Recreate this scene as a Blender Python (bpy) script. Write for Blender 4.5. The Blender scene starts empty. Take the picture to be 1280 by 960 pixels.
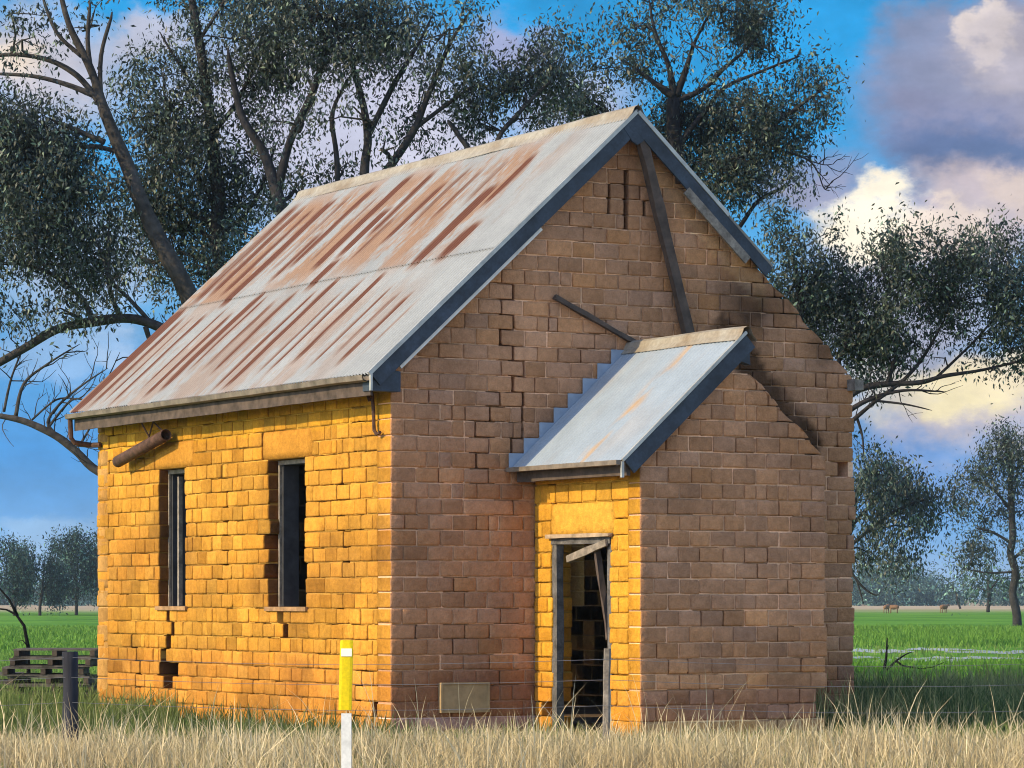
import bpy, math, random
import numpy as np
from mathutils import Vector, noise, Matrix

# ------------------------------------------------------------------ camera, sky, sun, exposure
S = bpy.context.scene
COL = S.collection
F = 4100.0; CX = 640.0; HY = 748.0; AZ = math.radians(29)
FW = Vector((math.sin(AZ), math.cos(AZ), 0)); RT = Vector((math.cos(AZ), -math.sin(AZ), 0))
CAM = Vector((-16.3297, -32.2005, 1.496))
cam = bpy.data.cameras.new('camera'); cam_o = bpy.data.objects.new('camera', cam); COL.objects.link(cam_o)
cam.sensor_width = 36; cam.lens = F / 1280 * 36; cam.shift_y = (HY - 480) / 1280
cam.clip_end = 8000; cam.clip_start = 0.5
cam_o.location = CAM; cam_o.rotation_euler = (math.pi / 2, 0, -AZ)
S.camera = cam_o

SUN_AZ = math.radians(93); SUN_EL = math.radians(28)
to_sun = Vector((-math.sin(SUN_AZ) * math.cos(SUN_EL), -math.cos(SUN_AZ) * math.cos(SUN_EL), math.sin(SUN_EL)))
sun = bpy.data.lights.new('sun', 'SUN'); sun.energy = 4.9; sun.angle = math.radians(0.5); sun.color = (1.0, 0.79, 0.46)
sun_o = bpy.data.objects.new('sun', sun); COL.objects.link(sun_o)
sun_o.rotation_euler = to_sun.to_track_quat('Z', 'Y').to_euler()
S.view_settings.view_transform = 'Standard'; S.view_settings.look = 'None'
S.view_settings.gamma = 1; S.view_settings.exposure = 0.24; S.view_settings.use_curve_mapping = False
S.cycles.filter_width = 1.05; S.cycles.max_bounces = 6; S.cycles.transparent_max_bounces = 8

def at(px, py, d):
    return CAM + FW * d + RT * ((px - CX) * d / F) + Vector((0, 0, (HY - py) * d / F))
def gnd(px, d, z=0.0):
    p = at(px, HY, d); p.z = z; return p

def make_world():
    w = bpy.data.worlds.new('World'); S.world = w; w.use_nodes = True
    nt = w.node_tree; nt.nodes.clear(); N = nt.nodes.new; L = nt.links.new
    out = N('ShaderNodeOutputWorld'); bg = N('ShaderNodeBackground'); L(bg.outputs[0], out.inputs[0])
    sky = N('ShaderNodeTexSky'); sky.sky_type = 'NISHITA'; sky.sun_disc = False
    sky.sun_elevation = SUN_EL; sky.sun_rotation = math.atan2(to_sun.x, to_sun.y)
    sky.altitude = 200; sky.air_density = 1.0; sky.dust_density = 0.6; sky.ozone_density = 3.0
    bg.inputs['Strength'].default_value = 0.13
    K = 1 / .13 / 1.11                                                     # cloud colours below are scene values; K undoes the strength
    tc = N('ShaderNodeTexCoord'); gen = tc.outputs['Generated']
    def math_(op, a, b=None, c=None):
        m = N('ShaderNodeMath'); m.operation = op
        for i, v in enumerate((a, b, c)):
            if v is None: continue
            if isinstance(v, (int, float)): m.inputs[i].default_value = v
            else: L(v, m.inputs[i])
        return m.outputs[0]
    def fbm(scale, detail=6, rough=.55, stretch=(1, 1, 1.8), off=0.0):
        mp = N('ShaderNodeMapping'); mp.inputs['Scale'].default_value = stretch; mp.inputs['Location'].default_value = (off, off * .7, off * .3)
        L(gen, mp.inputs[0]); n = N('ShaderNodeTexNoise'); L(mp.outputs[0], n.inputs['Vector'])
        n.inputs['Scale'].default_value = scale; n.inputs['Detail'].default_value = detail; n.inputs['Roughness'].default_value = rough
        return n
    def mix(fac, a, b):
        m = N('ShaderNodeMix'); m.data_type = 'RGBA'
        if isinstance(fac, (int, float)): m.inputs[0].default_value = fac
        else: L(fac, m.inputs[0])
        for i, v in ((6, a), (7, b)):
            if isinstance(v, tuple): m.inputs[i].default_value = (v[0] * K, v[1] * K, v[2] * K, 1)
            else: L(v, m.inputs[i])
        return m.outputs[2]
    # unseen clear sky: Nishita, brightened as fill for the shaded front
    hs = N('ShaderNodeHueSaturation'); hs.inputs['Saturation'].default_value = 1.05; hs.inputs['Value'].default_value = 2.2
    L(sky.outputs[0], hs.inputs['Color'])
    sep = N('ShaderNodeSeparateXYZ'); L(gen, sep.inputs[0])
    # the part of the sky away from the sun is a clear strong blue, paler towards the horizon
    dotn = N('ShaderNodeVectorMath'); dotn.operation = 'DOT_PRODUCT'; L(gen, dotn.inputs[0]); dotn.inputs[1].default_value = FW
    side = N('ShaderNodeMapRange'); side.interpolation_type = 'SMOOTHSTEP'; L(dotn.outputs['Value'], side.inputs[0])
    side.inputs[1].default_value = .3; side.inputs[2].default_value = .95
    ramp = N('ShaderNodeValToRGB'); L(sep.outputs[2], ramp.inputs[0])
    e = ramp.color_ramp.elements
    cols = [(0.0, (.20, .44, .74)), (.02, (.10, .36, .74)), (.045, (.04, .29, .70)), (.09, (.12, .40, .74)), (.14, (.02, .36, .78)), (.5, (.02, .20, .55))]
    while len(e) < len(cols): e.new(.5)
    for el, (p, c) in zip(e, cols): el.position = p; el.color = (c[0], c[1], c[2], 1)
    sc = N('ShaderNodeVectorMath'); sc.operation = 'SCALE'; L(ramp.outputs[0], sc.inputs[0]); sc.inputs['Scale'].default_value = K
    base = mix(side.outputs[0], hs.outputs[0], sc.outputs[0])
    # unseen broken cloud outside the view, brightened to fill the shaded front
    n1 = fbm(3.2, 8, .6, (1, 1, 2.4), 3.1)
    cm = N('ShaderNodeMapRange'); cm.interpolation_type = 'SMOOTHSTEP'; L(n1.outputs[0], cm.inputs[0]); cm.inputs[1].default_value = .50; cm.inputs[2].default_value = .66
    back = math_('MULTIPLY', cm.outputs[0], math_('SUBTRACT', 1.0, side.outputs[0]))
    base = mix(math_('MULTIPLY', back, .85), base, (.95, .90, .92))
    # cloud banks at fixed directions
    warp1 = fbm(26, 7, .62, (1, 1, 1.6), 1.3); 
    wv = N('ShaderNodeVectorMath'); wv.operation = 'SUBTRACT'; L(warp1.outputs['Color'], wv.inputs[0]); wv.inputs[1].default_value = (.5, .5, .5)
    ws = N('ShaderNodeVectorMath'); ws.operation = 'SCALE'; L(wv.outputs[0], ws.inputs[0]); ws.inputs['Scale'].default_value = .045
    wa = N('ShaderNodeVectorMath'); wa.operation = 'ADD'; L(gen, wa.inputs[0]); L(ws.outputs[0], wa.inputs[1])
    def bank(base, px, py, r, col, s=1.0, flat=1.4, soft=0.35):
        c = (at(px, py, 100.0) - CAM).normalized()
        d = N('ShaderNodeVectorMath'); d.operation = 'SUBTRACT'; L(wa.outputs[0], d.inputs[0]); d.inputs[1].default_value = c
        m = N('ShaderNodeVectorMath'); m.operation = 'MULTIPLY'; L(d.outputs[0], m.inputs[0]); m.inputs[1].default_value = (1, 1, flat)
        ln = N('ShaderNodeVectorMath'); ln.operation = 'LENGTH'; L(m.outputs[0], ln.inputs[0])
        mr = N('ShaderNodeMapRange'); mr.interpolation_type = 'SMOOTHSTEP'; L(ln.outputs['Value'], mr.inputs[0])
        mr.inputs[1].default_value = r / F; mr.inputs[2].default_value = r / F * soft; mr.inputs[3].default_value = 0; mr.inputs[4].default_value = s
        return mix(mr.outputs[0], base, col)
    for a in [
        (1130, 590, 130, (.13, .30, .66), .9), (1260, 600, 120, (.16, .33, .66), .9),
        (1120, 380, 190, (.42, .42, .52), .9), (1010, 230, 95, (.26, .30, .47), .8), (1010, 250, 50, (.36, .36, .50), .7),
        (1250, 130, 230, (.25, .27, .42), 1.0, 1.4, .5), (1160, 60, 110, (.27, .31, .47), .85), (1300, 60, 160, (.36, .36, .48), .9),
        (1190, 190, 120, (.12, .19, .38), .9, 2.0), (1270, 205, 120, (.13, .20, .38), .9, 2.4),
        (1232, 35, 52, (.80, .70, .66), .95, 1.4, .6), (1250, 60, 80, (.55, .50, .55), .6),
        (1230, 265, 150, (.62, .52, .54), .9, 1.9), (1100, 285, 85, (1.0, .90, .72), 1.0, 1.3, .6), (1170, 290, 70, (.86, .72, .62), .8, 1.6, .6), (1280, 250, 70, (.80, .66, .58), .7, 1.6),
        (1200, 510, 170, (.66, .56, .54), .9, 2.0), (1190, 500, 105, (1.0, .86, .52), 1.0, 1.9), (1260, 470, 90, (.95, .80, .52), .8, 1.6), (1110, 480, 80, (.80, .72, .56), .7, 1.6),
        (60, 90, 150, (.62, .58, .64), .9), (15, 80, 70, (.95, .80, .66), .9), (180, 45, 75, (.55, .56, .68), .9),
        (400, 150, 300, (.62, .60, .72), .9, 1.6), (100, 320, 160, (.50, .56, .70), .7), (540, 195, 110, (.66, .66, .80), .9), (640, 55, 80, (.36, .38, .58), .9), (720, 140, 120, (.52, .54, .70), .8),
        (60, 440, 80, (.34, .50, .74), .6), (60, 670, 110, (.30, .52, .78), .7, 3.2), (140, 430, 60, (.50, .62, .80), .6),
    ]:
        base = bank(base, *a)
    n3 = fbm(38, 9, .62, (1, 1, 1.7), 5.7); tx = N('ShaderNodeMapRange'); L(n3.outputs[0], tx.inputs[0]); tx.inputs[1].default_value = .3; tx.inputs[2].default_value = .7; tx.inputs[3].default_value = .80; tx.inputs[4].default_value = 1.16
    fin = N('ShaderNodeVectorMath'); fin.operation = 'SCALE'; L(base, fin.inputs[0]); L(tx.outputs[0], fin.inputs['Scale']); base = fin.outputs[0]
    L(base, bg.inputs['Color'])
make_world()

# ------------------------------------------------------------------ helpers
def tag(o, label=None, cat=None, group=None, kind=None):
    if label: o['label'] = label
    if cat: o['category'] = cat
    if group: o['group'] = group
    if kind: o['kind'] = kind
    return o
def empty(name, loc, label=None, cat=None, group=None):
    o = bpy.data.objects.new(name, None); COL.objects.link(o); o.location = loc; o.empty_display_size = .3
    return tag(o, label, cat, group)
class MB:
    def __init__(s): s.v = []; s.f = []; s.c = []
    def add(s, vs, fs, col=None):
        b = len(s.v); s.v += [tuple(v) for v in vs]; s.f += [tuple(i + b for i in f) for f in fs]
        if col is not None: s.c += [col] * len(vs)
    def box(s, c, ex, ey, ez, col=None):
        c = Vector(c); ex, ey, ez = Vector(ex), Vector(ey), Vector(ez)
        vs = [c + ex * i + ey * j + ez * k for k in (-.5, .5) for j in (-.5, .5) for i in (-.5, .5)]
        s.add(vs, [(0, 2, 3, 1), (4, 5, 7, 6), (0, 1, 5, 4), (2, 6, 7, 3), (0, 4, 6, 2), (1, 3, 7, 5)], col)
    def beam(s, a, b, w, h, up=(0, 0, 1), col=None, segs=1, wob=0.0, rnd=None):
        a, b = Vector(a), Vector(b); d = (b - a); x = d.normalized(); u = Vector(up); y = u.cross(x).normalized(); z = x.cross(y)
        if segs == 1 and not wob: s.box((a + b) / 2, d, y * w, z * h, col); return
        vs = []; fs = []
        for i in range(segs + 1):
            p = a + d * (i / segs)
            for (i0, j0) in ((-1, -1), (1, -1), (1, 1), (-1, 1)):
                q = p + y * (w / 2 * i0) + z * (h / 2 * j0)
                if rnd: q += Vector((rnd.uniform(-wob, wob), rnd.uniform(-wob, wob), rnd.uniform(-wob, wob)))
                vs.append(q)
        for i in range(segs):
            for j in range(4): fs.append((i * 4 + j, i * 4 + (j + 1) % 4, i * 4 + 4 + (j + 1) % 4, i * 4 + 4 + j))
        fs += [(3, 2, 1, 0), tuple(segs * 4 + j for j in range(4))]
        s.add(vs, fs, col)
    def tube(s, pts, rad, n=7, col=None, cap=True):
        pts = [Vector(p) for p in pts]; m = len(pts)
        if not hasattr(rad, '__len__'): rad = [rad] * m
        vs = []; fs = []; prev = None
        for i, p in enumerate(pts):
            t = (pts[min(i + 1, m - 1)] - pts[max(i - 1, 0)])
            t = t.normalized() if t.length > 1e-9 else Vector((0, 0, 1))
            if prev is None:
                ref = Vector((0, 0, 1)) if abs(t.z) < .9 else Vector((1, 0, 0)); x = ref.cross(t).normalized()
            else: x = (prev - t * prev.dot(t)).normalized()
            prev = x; y = t.cross(x)
            for k in range(n):
                a = 2 * math.pi * k / n; vs.append(p + (x * math.cos(a) + y * math.sin(a)) * rad[i])
        for i in range(m - 1):
            for k in range(n): fs.append((i * n + k, i * n + (k + 1) % n, (i + 1) * n + (k + 1) % n, (i + 1) * n + k))
        if cap: fs += [tuple(range(n - 1, -1, -1)), tuple((m - 1) * n + k for k in range(n))]
        s.add(vs, fs, col)
    def build(s, name, mat, parent=None, smooth=False, label=None):
        return mesh_obj(name, s.v, s.f, mat, parent, smooth, s.c if s.c else None, label)
def mesh_obj(name, v, f, mat, parent=None, smooth=False, cols=None, label=None):
    me = bpy.data.meshes.new(name); me.from_pydata(v, [], f); me.update()
    if smooth: me.polygons.foreach_set('use_smooth', [True] * len(me.polygons))
    if cols is not None:
        a = me.color_attributes.new('tint', 'FLOAT_COLOR', 'POINT')
        arr = np.ones((len(v), 4), np.float32); arr[:, :3] = np.array(cols, np.float32)[:, :3]
        a.data.foreach_set('color', arr.ravel())
    me.materials.append(mat)
    o = bpy.data.objects.new(name, me); COL.objects.link(o)
    if parent is not None:
        p = parent; off = Vector((0, 0, 0))
        while p is not None: off += p.location; p = p.parent
        o.parent = parent; o.location = -off if off.length else (0, 0, 0)
    if label: o['label'] = label
    return o
def np_mesh(name, verts, quads, mat, cols=None, parent=None, smooth=False):
    me = bpy.data.meshes.new(name); nv = len(verts); nf = len(quads); k = quads.shape[1]
    me.vertices.add(nv); me.vertices.foreach_set('co', verts.astype(np.float32).ravel())
    me.loops.add(nf * k); me.loops.foreach_set('vertex_index', quads.astype(np.int32).ravel())
    me.polygons.add(nf); me.polygons.foreach_set('loop_start', np.arange(0, nf * k, k, dtype=np.int32))
    me.update(calc_edges=True)
    if smooth: me.polygons.foreach_set('use_smooth', np.ones(nf, bool))
    if cols is not None:
        a = me.color_attributes.new('tint', 'FLOAT_COLOR', 'POINT')
        arr = np.ones((nv, 4), np.float32); arr[:, :3] = cols; a.data.foreach_set('color', arr.ravel())
    me.materials.append(mat)
    o = bpy.data.objects.new(name, me); COL.objects.link(o)
    if parent is not None:
        p = parent; off = Vector((0, 0, 0))
        while p is not None: off += p.location; p = p.parent
        o.parent = parent; o.location = -off
    return o

def mat(name, base, rough=.85, metal=0.0, use_tint=False, noises=(), bump=(), spec=.3, translucent=None, stretch=(1, 1, 1), sheen=None):
    """noises: (scale, dark multiplier, light multiplier); bump: (scale, strength, distance)"""
    m = bpy.data.materials.new(name); m.use_nodes = True; nt = m.node_tree; N = nt.nodes.new; L = nt.links.new
    b = nt.nodes['Principled BSDF']; b.inputs['Roughness'].default_value = rough; b.inputs['Metallic'].default_value = metal
    b.inputs['Specular IOR Level'].default_value = spec
    tc = N('ShaderNodeTexCoord'); mp = N('ShaderNodeMapping'); mp.inputs['Scale'].default_value = stretch; L(tc.outputs['Object'], mp.inputs[0])
    col = N('ShaderNodeRGB'); col.outputs[0].default_value = (*base, 1); cur = col.outputs[0]
    def mul(a, b_):
        x = N('ShaderNodeMix'); x.data_type = 'RGBA'; x.blend_type = 'MULTIPLY'; x.inputs[0].default_value = 1; L(a, x.inputs[6]); L(b_, x.inputs[7]); return x.outputs[2]
    if use_tint:
        a = N('ShaderNodeVertexColor'); a.layer_name = 'tint'; cur = mul(cur, a.outputs[0])
    for (sc, lo, hi) in noises:
        n = N('ShaderNodeTexNoise'); n.inputs['Scale'].default_value = sc; n.inputs['Detail'].default_value = 6; n.inputs['Roughness'].default_value = .6; L(mp.outputs[0], n.inputs['Vector'])
        r = N('ShaderNodeValToRGB'); e = r.color_ramp.elements; e[0].position = .32; e[1].position = .68
        lo = lo if isinstance(lo, tuple) else (lo,) * 3; hi = hi if isinstance(hi, tuple) else (hi,) * 3
        e[0].color = (*lo, 1); e[1].color = (*hi, 1); L(n.outputs[0], r.inputs[0]); cur = mul(cur, r.outputs[0])
    L(cur, b.inputs['Base Color'])
    prev = None
    for (sc, st, di) in bump:
        n = N('ShaderNodeTexNoise'); n.inputs['Scale'].default_value = sc; n.inputs['Detail'].default_value = 5; L(mp.outputs[0], n.inputs['Vector'])
        bp = N('ShaderNodeBump'); bp.inputs['Strength'].default_value = st; bp.inputs['Distance'].default_value = di; L(n.outputs[0], bp.inputs['Height'])
        if prev: L(prev, bp.inputs['Normal'])
        prev = bp.outputs[0]
    if prev: L(prev, b.inputs['Normal'])
    if translucent:
        t = N('ShaderNodeBsdfTranslucent'); L(cur, t.inputs[0]); ms = N('ShaderNodeMixShader'); ms.inputs[0].default_value = translucent
        L(b.outputs[0], ms.inputs[1]); L(t.outputs[0], ms.inputs[2]); L(ms.outputs[0], nt.nodes['Material Output'].inputs[0])
    return m

M = {}
M['block'] = mat('mud_block', (.50, .27, .085), .95, use_tint=True, noises=((2.2, (.82, .80, .76), (1.08, 1.08, 1.06)), (14, .80, 1.10), (70, .82, 1.08)), bump=((22, .8, .018), (80, .7, .008)), spec=.08)
M['mortar'] = mat('lime_mortar', (.53, .33, .135), .95, use_tint=True, noises=((3, .84, 1.05), (40, .8, 1.08)), bump=((50, .5, .008),), spec=.08)
M['inner'] = mat('inner_render', (.30, .21, .13), .95, noises=((2, .7, 1.1),))
M['wood_dark'] = mat('weathered_dark_timber', (.075, .055, .045), .85, noises=((6, .5, 1.5),), bump=((30, .5, .006),), stretch=(1, 1, 1))
M['wood_grey'] = mat('weathered_grey_timber', (.22, .19, .16), .85, noises=((8, .5, 1.4), (40, .75, 1.15)), bump=((40, .5, .006),))
M['wood_frame'] = mat('door_timber', (.11, .105, .105), .85, noises=((8, .5, 1.4), (40, .7, 1.2)), bump=((40, .5, .006),))
M['pallet_wood'] = mat('old_pallet_wood', (.105, .09, .08), .9, noises=((6, .5, 1.6), (40, .7, 1.2)))
M['sillstone'] = mat('worn_sill', (.33, .19, .09), .9, noises=((9, .6, 1.2),), bump=((30, .6, .012),))
M['wood_pale'] = mat('pale_worn_timber', (.36, .27, .19), .85, noises=((8, .6, 1.25),), bump=((40, .4, .005),))
M['barge'] = mat('navy_paint', (.020, .029, .044), .6, noises=((4, .6, 1.6), (30, .8, 1.3)), spec=.4)
M['iron_trim'] = mat('galvanised_trim', (.42, .42, .40), .5, .35, noises=((5, .7, 1.15),))
M['gutter'] = mat('old_gutter', (.20, .18, .16), .6, .3, noises=((6, (.55, .5, .45), (1.3, 1.2, 1.1)),))
M['strip'] = mat('pale_strip', (.62, .60, .56), .6, noises=((5, .8, 1.1),))
M['cap'] = mat('ridge_cap_rusting', (.30, .285, .25), .7, .1, noises=((2.5, (.75, .62, .5), 1.15), (22, .8, 1.1)))
M['rusty'] = mat('rusty_pipe', (.085, .045, .032), .8, .2, noises=((12, .5, 1.6),), bump=((40, .4, .004),))
M['tan_metal'] = mat('tan_sheet', (.36, .25, .13), .7, noises=((9, .8, 1.12),))
M['soil'] = mat('dark_earth_floor', (.12, .08, .05), .95, noises=((3, .6, 1.3),))
M['dark_door'] = mat('dark_door', (.04, .04, .045), .7, noises=((6, .6, 1.5),))
M['bark'] = mat('gum_bark', (.030, .028, .028), .95, use_tint=True, noises=((1.6, .55, 1.5), (9, .6, 1.3)), bump=((9, .8, .03),))
M['leaf'] = mat('gum_leaf', (.036, .050, .042), .5, use_tint=True, translucent=.22, spec=.45)
M['leaf_far'] = mat('far_leaf_hazed', (.050, .085, .070), .7, use_tint=True, translucent=.2, spec=.2)  # bluish base puts the haze of distance into the leaf colour
M['grass'] = mat('grass_blade', (1, 1, 1), .8, use_tint=True, translucent=.3, spec=.15)
M['white'] = mat('white_plastic', (.78, .78, .77), .5, noises=((9, .80, 1.02), (40, .85, 1.02)))
M['yellow'] = mat('yellow_sleeve', (.82, .62, .0), .5, noises=((7, .86, 1.03), (40, .82, 1.03)))
M['reflector'] = mat('white_reflector', (.92, .90, .82), .15, .2)
M['post_dark'] = mat('charred_post', (.018, .019, .027), .9, noises=((10, .5, 1.8),), bump=((25, .7, .01),), stretch=(1, 1, .15))
M['wire'] = mat('fence_wire', (.20, .20, .21), .5, .6)
M['sheep'] = mat('brown_fleece', (.20, .11, .06), .95, noises=((4, .7, 1.2),))

# ------------------------------------------------------------------ ground
def ground_material():
    m = bpy.data.materials.new('paddock'); m.use_nodes = True; nt = m.node_tree; N = nt.nodes.new; L = nt.links.new
    b = nt.nodes['Principled BSDF']; b.inputs['Roughness'].default_value = .95; b.inputs['Specular IOR Level'].default_value = .1
    tc = N('ShaderNodeTexCoord'); p = tc.outputs['Object']
    def no(s, d=6, r=.6):
        n = N('ShaderNodeTexNoise'); n.inputs['Scale'].default_value = s; n.inputs['Detail'].default_value = d; n.inputs['Roughness'].default_value = r; L(p, n.inputs['Vector']); return n.outputs[0]
    def ramp(f, a, b_, p0=.35, p1=.65):
        r = N('ShaderNodeValToRGB'); r.color_ramp.elements[0].color = (*a, 1); r.color_ramp.elements[1].color = (*b_, 1); r.color_ramp.elements[0].position = p0; r.color_ramp.elements[1].position = p1; L(f, r.inputs[0]); return r.outputs[0]
    def mx(f, a, b_, mode='MIX'):
        x = N('ShaderNodeMix'); x.data_type = 'RGBA'; x.blend_type = mode
        if isinstance(f, float): x.inputs[0].default_value = f
        else: L(f, x.inputs[0])
        L(a, x.inputs[6]); L(b_, x.inputs[7]); return x.outputs[2]
    green = ramp(no(.09), (.085, .235, .02), (.15, .35, .035))
    green = mx(1.0, green, ramp(no(3.0, 8, .75), (.62, .66, .6), (1.15, 1.1, 1.1)), 'MULTIPLY')
    green = mx(1.0, green, ramp(no(.16, 8, .75), (.50, .62, .45), (1.30, 1.14, 1.2)), 'MULTIPLY')
    straw = ramp(no(1.2), (.26, .21, .11), (.42, .34, .18))
    # distance along the view of the paddock from the road fence
    d = N('ShaderNodeVectorMath'); d.operation = 'DOT_PRODUCT'; L(p, d.inputs[0]); d.inputs[1].default_value = FW
    def step(a, b_, amp=0.0, src=None):
        v = d.outputs['Value']
        if src is not None:
            q = N('ShaderNodeMath'); q.operation = 'MULTIPLY_ADD'; L(src, q.inputs[0]); q.inputs[1].default_value = amp; L(v, q.inputs[2]); v = q.outputs[0]
        r = N('ShaderNodeMapRange'); r.interpolation_type = 'SMOOTHSTEP'; L(v, r.inputs[0]); r.inputs[1].default_value = a; r.inputs[2].default_value = b_; return r.outputs[0]
    c = mx(step(1.0, 5.0, 4.0, no(.6)), straw, green)                 # roadside straw to green paddock
    dry = ramp(no(.02), (.34, .26, .16), (.46, .36, .24))
    c = mx(step(330, 520, 120, no(.01)), c, dry)
    L(c, b.inputs['Base Color'])
    bp = N('ShaderNodeBump'); bp.inputs['Strength'].default_value = .7; bp.inputs['Distance'].default_value = .08; L(no(5, 8, .75), bp.inputs['Height']); L(bp.outputs[0], b.inputs['Normal'])
    return m
g = MB()
xs = [-4000, -1500, -500, -150, -60, -30, -15, 0, 15, 30, 60, 150, 500, 1500, 4000]
for y in xs:
    for x in xs: g.v.append((x, y, -0.02 if max(abs(x), abs(y)) < 100 else -.02))
n = len(xs)
for j in range(n - 1):
    for i in range(n - 1): g.f.append((j * n + i, j * n + i + 1, (j + 1) * n + i + 1, (j + 1) * n + i))
tag(g.build('ground', ground_material()), kind='structure')

# shallow flood water lying in the paddock
wm = bpy.data.materials.new('flood_water'); wm.use_nodes = True
bb = wm.node_tree.nodes['Principled BSDF']; bb.inputs['Base Color'].default_value = (.42, .45, .40, 1); bb.inputs['Roughness'].default_value = .2  # pale base puts the sky glint into the water colour
wr = random.Random(4); wmb = MB()
for (px0, px1, d, wd) in ((1060, 1150, 77, 1.4), (1100, 1215, 80, 1.6), (1150, 1290, 83, 1.0), (1180, 1330, 92, 1.6), (1060, 1140, 94, 2.2), (1130, 1220, 97, 1.5), (1040, 1100, 84, 1.0)):
    a, b = gnd(px0, d), gnd(px1, d); k = 26; up = []; lo = []
    for i in range(k + 1):
        t = i / k; w = 3.2 * wd * (math.sin(math.pi * t) ** .5) * (.55 + .6 * noise.noise((t * 6, d, 0)))
        c = a.lerp(b, t) + FW * (.8 * noise.noise((t * 4, d, 7)))
        up.append(c + FW * max(w, .01)); lo.append(c - FW * max(w, .01) * .8)
    vs = [(p.x, p.y, -.012) for p in lo + up]
    wmb.add(vs, [(i, i + 1, k + 2 + i, k + 1 + i) for i in range(k)])
tag(wmb.build('water', wm), kind='structure')

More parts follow.
